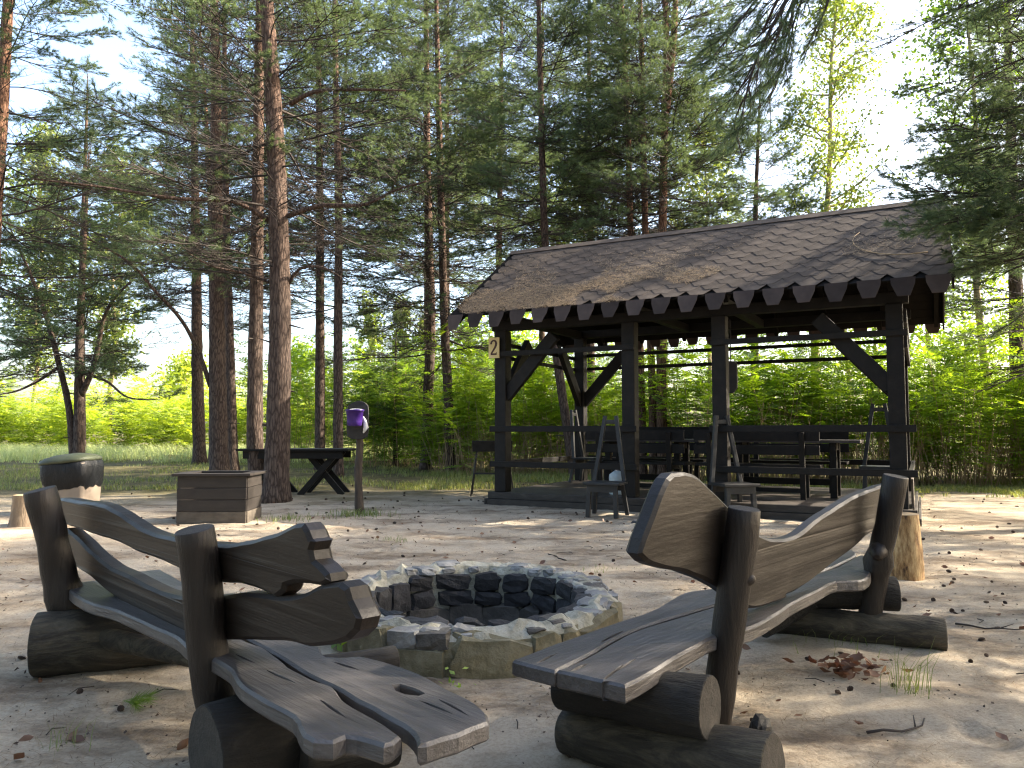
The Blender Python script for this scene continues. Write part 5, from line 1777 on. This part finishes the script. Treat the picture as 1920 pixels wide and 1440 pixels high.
# ------------------------------------------------------------------ leafy trees
def leaf_quads(c, d, n, ln, wd):
    """diamond leaves: centres c, directions d, normals n"""
    d = d / (np.linalg.norm(d, axis=1, keepdims=True) + 1e-9)
    s = np.cross(n, d)
    s /= np.linalg.norm(s, axis=1, keepdims=True) + 1e-9
    n2 = np.cross(d, s)
    ln = np.asarray(ln).reshape(-1, 1); wd = np.asarray(wd).reshape(-1, 1)
    return np.stack([c, c + d * ln * .45 + s * wd / 2 + n2 * ln * .04, c + d * ln, c + d * ln * .45 - s * wd / 2 + n2 * ln * .04], 1).reshape(-1, 3)

def leafy_tree(label, px, py, Y, H, dia, crown, leafmat_, nleaf, lsize, seed, topx=None, bark='pale_bark', name='leafy_tree', nl=26, cat='tree', clump=.35):
    """crown: (z0, z1, radius at widest, relative height of the widest part)"""
    r = np.random.RandomState(seed)
    rg = random.Random(seed)
    base = Vector((AT(px, py, Y).x, Y, 0))
    dx = (AT(topx, 0, Y).x - base.x) if topx is not None else 0
    zt0 = AT(px, 0, Y).z
    t = thing(name, base, label, cat)
    pts = [base + Vector((dx * (z / zt0) + 0.10 * sin(z * .9 + seed), 0.1 * cos(z * .8 + seed), z)) for z in np.linspace(-.05, H, 12)]
    mb = MB()
    mb.tube(pts, [dia / 2 * (1 - .9 * i / 11) + .01 for i in range(12)], 10, True, .06, seed)
    obj('trunk', mb, M[bark], t)
    z0, z1, rad, zw = crown
    cl = []
    mb = MB()
    for k in range(nl):
        f = (k + rg.random()) / nl
        z = z0 + (z1 - z0) * f
        i = min(int(max(z, 0) / H * 11), 10)
        p = pts[i].lerp(pts[i + 1], max(0, min(1, z / H * 11 - i)))
        wr = rad * (min(f / max(zw, .01), 1) if f < zw else ((1 - f) / (1 - zw)) ** .7)
        az = rg.uniform(0, 2 * pi)
        l = max(.15, wr * rg.uniform(.5, 1.1))
        e = p + Vector((cos(az) * l, sin(az) * l, l * rg.uniform(.25, .9)))
        m_ = p.lerp(e, .5) - Z * .04 * l
        mb.tube([p, m_, e], [dia * .12, dia * .08, .006], 5, False)
        for q in range(4):
            u = .35 + .65 * (q + rg.random()) / 4
            c = p.lerp(m_, u * 2) if u < .5 else m_.lerp(e, u * 2 - 1)
            cl.append((*(c + Vector((rg.gauss(0, .12), rg.gauss(0, .12), rg.gauss(0, .12)))), clump * rg.uniform(.6, 1.3)))
    tag(obj('limbs', mb, M[bark], t), kind='stuff')
    cl = np.array(cl)
    w = r.choice(len(cl), nleaf)
    off = r.normal(size=(nleaf, 3)) * cl[w, 3:4] * .55
    c = cl[w, :3] + off - np.array(base)
    d = r.normal(size=(nleaf, 3)); d[:, 2] -= .5
    n = r.normal(size=(nleaf, 3)); n[:, 2] += .6
    v = leaf_quads(c, d, n, lsize * (.7 + .6 * r.rand(nleaf)), lsize * .8 * (.7 + .6 * r.rand(nleaf)))
    me = npmesh('crown', v, [np.arange(len(v)).reshape(-1, 4)], [leafmat_])
    o = bpy.data.objects.new('crown', me); link(o, t)
    return t
leafy_tree('slender pale aspen with bright yellow green leaves rising behind the pavilion roof', 1516, 862, 20.5, 14, .26, (4.5, 13.8, 2.1, .35), M['leaf_aspen'], 8500, .10, 1, topx=1570, nl=44, clump=.42)
leafy_tree('far leafy tree with sunlit crown at the left, behind the small forked pine', 205, 850, 44, 17, .3, (4.5, 17, 3.4, .4), M['leaf_aspen'], 5000, .26, 2, clump=.9)
leafy_tree('far leafy tree with sunlit crown at the left border', 60, 850, 47, 20, .3, (5, 20, 3.6, .4), M['leaf_aspen'], 5000, .26, 3, clump=.9)
leafy_tree('leafy tree behind the pavilion ridge, left of three close pine trunks', 1100, 862, 30, 12.5, .2, (5, 12.5, 2.4, .4), M['leaf_aspen'], 4200, .15, 4, clump=.6)
leafy_tree('leafy tree behind the pavilion ridge, between forked pine and dark bushy pine', 1330, 862, 30, 13.5, .2, (5, 13.5, 2.6, .4), M['leaf_aspen'], 4500, .15, 5, clump=.6)
leafy_tree('low sunlit leafy tree behind the right half of the ridge, under the pale aspen', 1590, 862, 24, 8.2, .15, (3.2, 8.2, 2.0, .5), M['leaf_aspen'], 3600, .11, 6, clump=.5)
leafy_tree('leafy tree overhanging the upper right corner', 1850, 880, 19, 13, .2, (6.0, 13, 2.2, .5), M['leaf_dark'], 6500, .11, 7, clump=.5)
for k, (px_, h_, y_) in enumerate([(690, 9.6, 50), (752, 10.2, 52), (800, 9.2, 52)]):
    leafy_tree(['far pointed poplar seen just right of the slim pine by the bucket post', 'far pointed poplar, tallest of three between the pines',
                'far pointed poplar close behind the leaning pine'][k], px_, 842, y_, h_, .2, (1.0, h_, 1.15, .25), M['leaf_aspen'], 2200, .26, 20 + k, nl=30, clump=.55, name='poplar')
for k, (px_, h_, y_) in enumerate([(345, 6.2, 55), (880, 8.5, 50), (960, 9.5, 46), (1745, 8.0, 30), (1850, 8.8, 30), (1650, 7.6, 32), (560, 6.6, 52)]):
    leafy_tree(['distant pale bush tree left of the three pines at the board box', 'distant leafy tree left of the pavilion corner post',
                'distant leafy tree behind the left bay of the pavilion', 'hazy leafy tree behind the brush right of the roof end',
                'hazy leafy tree behind the brush at the right border', 'hazy leafy tree behind the right bay of the pavilion',
                'distant low leafy tree between the thickest pine and the table'][k],
               px_, 842, y_, h_, .25, (1.2, h_, 2.6, .45), M['leaf_far'] if k < 1 else M['leaf'], 3200, .24 if y_ > 40 else .16, 40 + k, clump=.8)

# ------------------------------------------------------------------ brush: fronds on canes
def frond(nl=8, L=.40, ll=.085, lw=.030):
    """pinnate leaf along +x, leaflets to both sides"""
    v = []
    for k in range(nl):
        t = (k + 1.0) / (nl + .4)
        x = L * t
        z = -0.22 * L * t * t
        s = ll * (1 - .45 * abs(t - .45))
        for sd in (-1, 1):
            b = np.array([x, 0, z]); d = np.array([.45, sd * .9, -.18])
            d = d / np.linalg.norm(d)
            n = np.array([-d[1], d[0], 0]); n = n / np.linalg.norm(n)
            v += [b, b + d * s * .45 + n * lw / 2, b + d * s, b + d * s * .45 - n * lw / 2]
    b = np.array([L * .98, 0, -.21 * L]); d = np.array([1, 0, -.4]) / 1.077; n = np.array([0, 1, 0])
    v += [b, b + d * ll * .4 + n * lw / 2, b + d * ll, b + d * ll * .4 - n * lw / 2]
    v += [np.array([0, -.003, 0]), np.array([0, .003, 0]), np.array([L, .0015, -.22 * L]), np.array([L, -.0015, -.22 * L])]
    return np.array(v)
def thicket(name, label, shrubs, H, nst, fr_per, fr, leafm, seed, canes=True, low=.3, cr=.007, spread=.55):
    """shrubs: list of (x, y, scale)"""
    r = np.random.RandomState(seed)
    pos, dr, scl = [], [], []
    CV, CF = [], []
    for (x, y, s) in shrubs:
        for k in range(nst):
            h = H * s * (.55 + .5 * r.rand())
            b = Vector((x + r.normal() * .28, y + r.normal() * .28, -.03))
            lean = Vector((r.normal() * spread, r.normal() * spread, 0))
            tp_ = b + lean * h * .35 + Z * h
            md = b.lerp(tp_, .5) - lean * h * .05
            P_ = [b, md, tp_]
            if canes: twig_tube(CV, CF, P_, [cr * 1.3, cr, cr * .45], 3)
            for q in range(fr_per):
                t = low + (1 - low) * r.rand() ** .75
                p = b.lerp(md, t * 2) if t < .5 else md.lerp(tp_, t * 2 - 1)
                az = r.rand() * 2 * pi
                el = .15 + .7 * t * r.rand() - .25 * r.rand()
                pos.append(p); dr.append((cos(az) * cos(el), sin(az) * cos(el), sin(el))); scl.append((.65 + .6 * r.rand()) * (.75 + .25 * s))
    n = len(pos)
    pos = np.array([tuple(p) for p in pos]); dr = np.array(dr); scl = np.array(scl)
    up = np.tile(np.array([0, 0, 1.0]), (n, 1)) + r.normal(size=(n, 3)) * .25
    sd = np.cross(up, dr); sd /= np.linalg.norm(sd, axis=1, keepdims=True)
    nn = np.cross(dr, sd)
    v = pos[:, None, :] + scl[:, None, None] * (fr[None, :, 0:1] * dr[:, None, :] + fr[None, :, 1:2] * sd[:, None, :] + fr[None, :, 2:3] * nn[:, None, :])
    v = v.reshape(-1, 3)
    faces = [np.arange(len(v)).reshape(-1, 4)]
    mid = [0] * len(faces[0])
    if canes:
        cv = np.array([tuple(p) for p in CV])
        faces.append(np.array(CF) + len(v)); mid += [1] * len(CF)
        v = np.concatenate([v, cv])
    me = npmesh(name, v, faces, [leafm, M['cane']], mid)
    o = bpy.data.objects.new(name, me)
    link(o)
    tag(o, label, 'brush', kind='stuff')
    return o
FR = frond(6, .42, .12, .046); FRs = frond(4, .42, .15, .06); FRf = frond(3, .5, .24, .10)
r_ = np.random.RandomState(5)
right = [(x + r_.normal() * .3, 16.3 - .10 * x + k * 1.0 + r_.normal() * .4, .62 + .55 * r_.rand()) for k in range(3) for x in np.arange(4.4, 15.5, .85)]
thicket('thicket', 'bright green pinnate leaved brush on thin canes right of and behind the right half of the pavilion', right, 3.5, 7, 50, FR, M['leaf'], 1, low=.13)
mid_ = [(x + r_.normal() * .3, 19.7 - .22 * x + k * 1.1 + r_.normal() * .4, .62 + .55 * r_.rand()) for k in range(3) for x in np.arange(-1.6, 4.6, .8)]
thicket('thicket', 'dense green brush on canes behind the left half of the pavilion', mid_, 3.3, 7, 46, FR, M['leaf'], 2, low=.13)
dk = [(x + r_.normal() * .3, 23.2 + k * 1.2 + r_.normal() * .4, .8 + .35 * r_.rand()) for k in range(3) for x in np.arange(-5.0, -.2, .85)]
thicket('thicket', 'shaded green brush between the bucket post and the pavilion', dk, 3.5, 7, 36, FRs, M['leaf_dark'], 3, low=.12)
mid2 = [(x + r_.normal() * .4, 28.0 + k * 1.6 + r_.normal() * .5, .9 + .35 * r_.rand()) for k in range(2) for x in np.arange(-9.0, 4, 1.0)]
thicket('thicket', 'sunlit green brush behind the crossed leg table and the pines', mid2, 4.2, 7, 30, FRs, M['leaf'], 4, low=.1)
far = [(x + r_.normal() * .7, 37.5 + k * 2.4 - .10 * (x + 12) + r_.normal() * .9, .6 + .6 * r_.rand()) for k in range(4) for x in np.arange(-34, -4, 1.3)]
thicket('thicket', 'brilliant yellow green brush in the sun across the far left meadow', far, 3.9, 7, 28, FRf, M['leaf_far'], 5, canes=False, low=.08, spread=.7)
back_ = [(x + r_.normal() * .6, 42 + k * 3 + r_.normal() * .8, .9 + .4 * r_.rand()) for k in range(2) for x in np.arange(-8, 34, 1.6)]
thicket('thicket', 'far green brush closing the view behind the pavilion', back_, 5.2, 8, 26, FRf, M['leaf'], 6, canes=False, low=.05, spread=.7)

# bare dry canes and dead stems under the brush
def canes(label, spots, h, seed):
    rg = random.Random(seed)
    CV, CF = [], []
    for (x, y) in spots:
        l = h * rg.uniform(.4, 1.1)
        b = Vector((x, y, -.03)); t_ = b + Vector((rg.gauss(0, .22), rg.gauss(0, .22), 1)) * l
        twig_tube(CV, CF, [b, b.lerp(t_, .5) + Vector((rg.gauss(0, .04), rg.gauss(0, .04), 0)), t_], [.007, .006, .003], 3)
    me = npmesh('dry_canes', np.array([tuple(v) for v in CV]), [np.array(CF)], [M['cane']])
    o = bpy.data.objects.new('dry_canes', me); link(o); tag(o, label, 'canes', kind='stuff')
rg = random.Random(4)
canes('thicket of bare brown canes under the brush right of and behind the pavilion', [(x_, 15.6 - .10 * x_ + rg.uniform(0, 3.2)) for x_ in [rg.uniform(3.6, 15.5) for k in range(1500)]], 1.7, 1)
canes('bare dry canes under the brush behind the left half of the pavilion', [(x_, 18.6 - .22 * x_ + rg.uniform(0, 3)) for x_ in [rg.uniform(-2, 4.6) for k in range(800)]], 1.5, 2)

# ------------------------------------------------------------------ grass, weeds, litter
def blades(xy, h, w, r, lean=.45, z=None):
    n = len(xy)
    b = np.zeros((n, 3)); b[:, :2] = xy
    if z is not None: b[:, 2] = z
    az = r.rand(n) * 2 * pi
    l = h * (.5 + .8 * r.rand(n))
    d = np.stack([np.cos(az) * lean * r.rand(n), np.sin(az) * lean * r.rand(n), np.ones(n)], 1)
    s = np.stack([-np.sin(az + r.rand(n)), np.cos(az), np.zeros(n)], 1) * w / 2
    m_ = b + d * l[:, None] * .55
    tip = b + d * l[:, None] + np.stack([np.cos(az), np.sin(az), -.35 * np.ones(n)], 1) * l[:, None] * .35
    v = np.stack([b - s, b + s, m_ + s * .8, m_ - s * .8, tip], 1).reshape(-1, 3)
    k = 5 * np.arange(n)[:, None]
    return v, [k + np.array([[0, 1, 2, 3]]), k + np.array([[3, 2, 4]])]
def grass(name, label, xy, h, w, m, seed, cat='grass', kind='stuff', lean=.45):
    r = np.random.RandomState(seed)
    v, f = blades(np.asarray(xy), h, w, r, lean)
    loc = Vector((float(np.mean(v[:, 0])), float(np.mean(v[:, 1])), 0)) if kind is None else Vector((0, 0, 0))
    me = npmesh(name, v - np.array(loc), f, [m])
    o = bpy.data.objects.new(name, me); link(o, None, loc)
    tag(o, label, cat, kind=kind)
    return o
def clumpy(n, x0, x1, y0, y1, fr, th, seed, power=1.0):
    r = np.random.RandomState(seed)
    out = []
    while len(out) < n:
        x = x0 + (x1 - x0) * r.rand(); y = y0 + (y1 - y0) * r.rand() ** power
        if noise.noise(Vector((x * fr, y * fr, seed))) + .5 * noise.noise(Vector((x * fr * 3, y * fr * 3, seed))) > th + .3 * (r.rand() - .5):
            out.append((x, y))
    return out
grass('grass', 'short patchy grass under the pines beyond the sand', clumpy(26000, -16, 2, 14.2, 34, .5, .05, 1, 1.3), .10, .012, M['grass'], 1)
grass('grass', 'short patchy grass before the brush right of the pavilion', clumpy(7000, 5.2, 12, 12.6, 17, .6, .08, 2), .10, .010, M['grass'], 2)
grass('grass', 'short grass behind the pavilion deck', clumpy(8000, -2, 7, 14.5, 20, .6, 0, 3), .14, .012, M['grass'], 3)
grass('tall_grass', 'tall pale meadow grass before the far left brush', clumpy(15000, -26, -3, 26, 37, .5, .12, 4), .55, .02, M['tallgrass'], 4, lean=.7)
def tuft(px, py, n, sp, h, w, label, seed, cat='weed', m='weed'):
    c = G(px, py)
    r = np.random.RandomState(seed)
    xy = np.stack([c.x + r.normal(size=n) * sp, c.y + r.normal(size=n) * sp * .8], 1)
    return grass('grass_tuft', label, xy, h, w, M[m], seed, cat, None)
tuft(1708, 1300, 55, .05, .19, .0026, 'thin green weed tuft on the sand right of the right bench', 11)
tuft(1560, 1205, 24, .15, .09, .003, 'few grass blades along the far support log of the right bench', 12)
tuft(672, 968, 300, .22, .10, .007, 'grass tuft round the foot of the bucket post', 13)
tuft(545, 975, 120, .16, .09, .007, 'small grass tuft between the board box and the bucket post', 14)
tuft(1120, 1070, 30, .10, .05, .003, 'tiny grass sprigs behind the right rim of the fire pit', 15)
tuft(130, 1400, 22, .05, .10, .003, 'tiny weed on the sand at the lower left corner', 16)
tuft(740, 1015, 60, .10, .05, .004, 'small green sprig on the sand behind the fire pit', 17)
def leafy_weed(px, py, n, size, label, seed):
    c = G(px, py); c.z = 0
    r = np.random.RandomState(seed)
    cc = np.stack([r.normal(size=n) * size * .8, r.normal(size=n) * size * .8, np.abs(r.normal(size=n)) * size * .9 + .01], 1)
    d = r.normal(size=(n, 3)); d[:, 2] = np.abs(d[:, 2]) * .5
    nn = r.normal(size=(n, 3)) * .4; nn[:, 2] += 1
    v = leaf_quads(cc, d, nn, size * (.7 + .6 * r.rand(n)), size * .5 * (.7 + .6 * r.rand(n)))
    me = npmesh('weed', v, [np.arange(len(v)).reshape(-1, 4)], [M['leaf']])
    o = bpy.data.objects.new('weed', me); link(o, None, c)
    tag(o, label, 'weed')
leafy_weed(655, 1228, 26, .055, 'leafy green weed at the foot of the fire pit beside the left bench', 1)
leafy_weed(858, 1292, 14, .035, 'small leafy weed on the sand in front of the fire pit', 2)
# green pine sprig lying on the sand
c = G(247, 1322); c.z = .012
nd = needles([(-.06, .01, 0, .07, -.01, .012), (-.02, 0, .004, .05, .05, .01), (-.01, 0, .004, .04, -.05, .01)], 90, .06, .0022, np.random.RandomState(3))
me = npmesh('pine_sprig', nd, [np.arange(len(nd)).reshape(-1, 3)], [M['leaf_dark']])
o = bpy.data.objects.new('pine_sprig', me); link(o, None, c)
tag(o, 'fallen green pine sprig on the sand below the left bench', 'sprig')
# leaf heap
def curl_leaves(cent, n, sp, size, seed, zs=.03):
    r = np.random.RandomState(seed)
    c = np.stack([cent[0] + r.normal(size=n) * sp * 1.2, cent[1] + r.normal(size=n) * sp * .8, .006 + zs * r.rand(n)], 1)
    d = r.normal(size=(n, 3)); d[:, 2] *= .4
    nn = r.normal(size=(n, 3)) * .6; nn[:, 2] += 1
    d /= np.linalg.norm(d, axis=1, keepdims=True)
    s = np.cross(nn, d); s /= np.linalg.norm(s, axis=1, keepdims=True)
    u = np.cross(d, s)
    l = (size * (.6 + .8 * r.rand(n)))[:, None]
    cu = (.15 + .4 * r.rand(n))[:, None]
    q = lambda a, b, z: c + d * l * a + s * l * b + u * l * z * cu
    v = np.stack([q(-.5, 0, .3), q(-.1, .28, .5), q(.2, .24, .4), q(.5, 0, .6), q(.2, -.24, .45), q(-.1, -.28, .5), q(0, 0, 0)], 1).reshape(-1, 3)
    b = np.arange(n) * 7
    f = np.concatenate([np.stack([b + k, b + (k + 1) % 6, b + 6], 1) for k in range(6)])
    return v, f
c = G(1590, 1262)
v, f = curl_leaves((0, 0), 70, .075, .055, 5, .045)
me = npmesh('leaf_pile', v, [f], [M['dryleaf']])
o = bpy.data.objects.new('leaf_pile', me); link(o, None, (c.x, c.y, 0)); tag(o, 'small heap of curled dry brown leaves on the sand beside the right bench', 'leaf pile')
r = np.random.RandomState(77)
cs = np.stack([r.uniform(-5, 5.5, 420), 1.6 + 10.5 * r.rand(420) ** 1.2], 1)
vs, fs, nb_ = [], [], 0
for k, (x, y) in enumerate(cs):
    if hypot(x - PIT.x, y - PIT.y) < .85: continue
    v, f = curl_leaves((x, y), 1, .01, .045, 500 + k, .006)
    vs.append(v); fs.append(f + nb_); nb_ += len(v)
me = npmesh('fallen_leaves', np.concatenate(vs), [np.concatenate(fs)], [M['dryleaf']])
o = bpy.data.objects.new('fallen_leaves', me); link(o); tag(o, 'single dry leaves scattered over the sand', 'leaves', kind='stuff')
# pine needles and bits of twig on the sand
pts = clumpy(34000, -5.2, 5.6, 1.3, 11, .9, .02, 9, 1.15)
pts = np.array([p for p in pts if hypot(p[0] - PIT.x, p[1] - PIT.y) > .86])
n = len(pts)
r = np.random.RandomState(6)
az = r.rand(n) * 2 * pi; ln = r.uniform(.03, .085, n)
d = np.stack([np.cos(az), np.sin(az), np.zeros(n)], 1); s = np.stack([-np.sin(az), np.cos(az), np.zeros(n)], 1) * .0013
zg = np.array([ground_z(x, y)[0] for x, y in pts])
b = np.stack([pts[:, 0], pts[:, 1], zg + .004], 1)
v = np.stack([b - s, b + s, b + d * ln[:, None] + np.array([0, 0, 1]) * r.uniform(0, .008, n)[:, None]], 1).reshape(-1, 3)
me = npmesh('needle_litter', v, [np.arange(3 * n).reshape(-1, 3)], [M['strawneedle']])
o = bpy.data.objects.new('needle_litter', me); link(o); tag(o, 'brown pine needles strewn over the sand', 'needle litter', kind='stuff')
rg = random.Random(12)
mb = MB()
for k in range(110):
    x, y = rg.uniform(-4.5, 5), 1.6 + 9 * rg.random() ** 1.2
    if hypot(x - PIT.x, y - PIT.y) < .9: continue
    a_ = rg.uniform(0, 2 * pi); l = rg.uniform(.04, .15)
    z = ground_z(x, y)[0] + .006
    p = Vector((x, y, z)); d = Vector((cos(a_), sin(a_), 0)); sdv = Vector((-d.y, d.x, 0)) * rg.uniform(-.03, .03)
    mb.tube([p, p + d * l * .5 + sdv + Z * .006, p + d * l], [.0026, .0022, .0014], 4, True)
tag(obj('twig_litter', mb, M['twig']), 'broken twigs lying over the sand', 'twigs', kind='stuff')
# crumbs of bark and cone scales
pts = np.array([p for p in clumpy(9000, -5, 5.5, 1.4, 12, 1.1, -.1, 19, 1.2) if hypot(p[0] - PIT.x, p[1] - PIT.y) > .86])
n = len(pts)
r = np.random.RandomState(8)
cc = np.stack([pts[:, 0], pts[:, 1], np.array([ground_z(x, y)[0] for x, y in pts]) + .003], 1)
dd = r.normal(size=(n, 3)); dd[:, 2] *= .3
nn = r.normal(size=(n, 3)) * .5; nn[:, 2] += 1
lq = r.uniform(.006, .02, n)
v = leaf_quads(cc, dd, nn, lq, lq * r.uniform(.4, .9, n))
me = npmesh('bark_crumbs', v, [np.arange(len(v)).reshape(-1, 4)], [M['cone']])
o = bpy.data.objects.new('bark_crumbs', me); link(o); tag(o, 'dark crumbs of bark and cone scales strewn over the sand', 'bark crumbs', kind='stuff')
# forked twig behind the pit and the bent stick near the lower right
def stick(px, py, ln, a_, r0, label, seed):
    c = G(px, py); c.z = ground_z(c.x, c.y)[0] + r0
    rg = random.Random(seed)
    mb = MB()
    d = Vector((cos(a_), sin(a_), 0)); sd = Vector((-d.y, d.x, 0))
    P_ = [c + d * ln * (i / 5 - .5) + sd * .12 * ln * sin(i * .9 + seed) + Z * .006 * (i % 2) for i in range(6)]
    mb.tube(P_, [r0 * (1 - .12 * i) for i in range(6)], 6)
    mb.tube([P_[3], P_[3] + d * .2 * ln + sd * .16 * ln + Z * .02], [r0 * .6, r0 * .3], 5)
    tag(obj('twig', mb, M['twig'], None, c), label, 'twig')
stick(1045, 1045, .32, 2.2, .007, 'short forked twig on the sand between the fire pit and the pavilion', 1)
stick(1690, 1365, .30, .5, .006, 'bent thin stick on the sand at the lower right', 2)
stick(1860, 1180, .35, -.5, .006, 'thin stick on the sand right of the far support log', 3)
# curved twig that has come to rest on the roof
mb = MB()
P_ = [RF(S3 + .25 - .55 * sin(t) - .1 * t, .62 + .55 * (1 - cos(t)), .035) for t in np.linspace(-.2, 2.3, 10)]
mb.tube(P_, [.007 - .0005 * k for k in range(10)], 6)
tag(obj('twig', mb, M['cane'], None, P_[0]), 'curved pale twig lying on the right half of the pavilion roof', 'twig')
# pine cones: open scales in spirals
def cone_mesh(seed):
    rg = random.Random(seed)
    mb = MB()
    n_ = 7
    for i in range(n_):
        t = i / (n_ - 1)
        r0 = .017 * math.sin(pi * (.18 + .75 * t)) + .003
        for k in range(7):
            a_ = 2 * pi * (k + .5 * (i % 2)) / 7 + rg.uniform(-.1, .1)
            e = Vector((0, cos(a_), sin(a_))); f_ = Vector((0, -sin(a_), cos(a_)))
            p = Vector(((t - .5) * .045, 0, 0))
            b = len(mb.v)
            o_ = p + e * r0 + Vector((.006, 0, 0))
            mb.v += [p + f_ * .003, p - f_ * .003, o_ - f_ * .0055, o_ + f_ * .0055]
            mb.face((b, b + 1, b + 2, b + 3))
    mb.tube([Vector((-.022, 0, 0)), Vector((0, 0, 0)), Vector((.022, 0, 0))], [.008, .011, .004], 6)
    me = bpy.data.meshes.new('pine_cone')
    me.from_pydata([tuple(v) for v in mb.v], [], mb.f)
    me.materials.append(M['cone'])
    return me
CM = [cone_mesh(k) for k in range(3)]
rg = random.Random(21)
spots = [G(x, y) for x, y in ((1750, 1127), (1770, 1100), (1805, 1147), (1880, 1115), (1855, 1115), (1850, 1130), (1885, 1130), (1840, 1203), (1850, 1232), (1515, 1240), (1860, 1094), (1820, 1240), (80, 1235), (150, 1305),
                                 (1070, 1420), (40, 1240), (1870, 1180), (1785, 1095), (1900, 1000), (1780, 1040), (1330, 1010), (560, 1030))]
while len(spots) < 250:
    y = 2.2 + 13.5 * rg.random() ** .75
    x = rg.uniform(-.62, .66) * y
    if hypot(x - PIT.x, y - PIT.y) < .95: continue
    q = (Vector((x, y, 0)) - P0)
    if -0.3 < q.dot(V) < DEP + .3 and -.3 < q.dot(U) < S3 + .3: continue
    if y < 9 and rg.random() < .45 and x < 1: continue
    spots.append(Vector((x, y, 0)))
for k, p in enumerate(spots):
    o = bpy.data.objects.new('pine_cone', CM[k % 3])
    s_ = rg.uniform(.42, .72) * (1.25 if p.y > 7 else 1)
    o.location = (p.x, p.y, ground_z(p.x, p.y)[0] + .014 * s_)
    o.rotation_euler = (rg.uniform(0, 6), rg.uniform(-.4, .4), rg.uniform(0, 6))
    o.scale = (s_, s_, s_)
    COL.objects.link(o)
    tag(o, 'brown open pine cone lying on the sand', 'pine cone', 'pine cones scattered over the sand')
print('TRIS', sum(len(m.loop_triangles) or sum(len(p.vertices) - 2 for p in m.polygons) for m in bpy.data.meshes) if False else sum(len(m.polygons) for m in bpy.data.meshes), 'objects', len(bpy.data.objects))
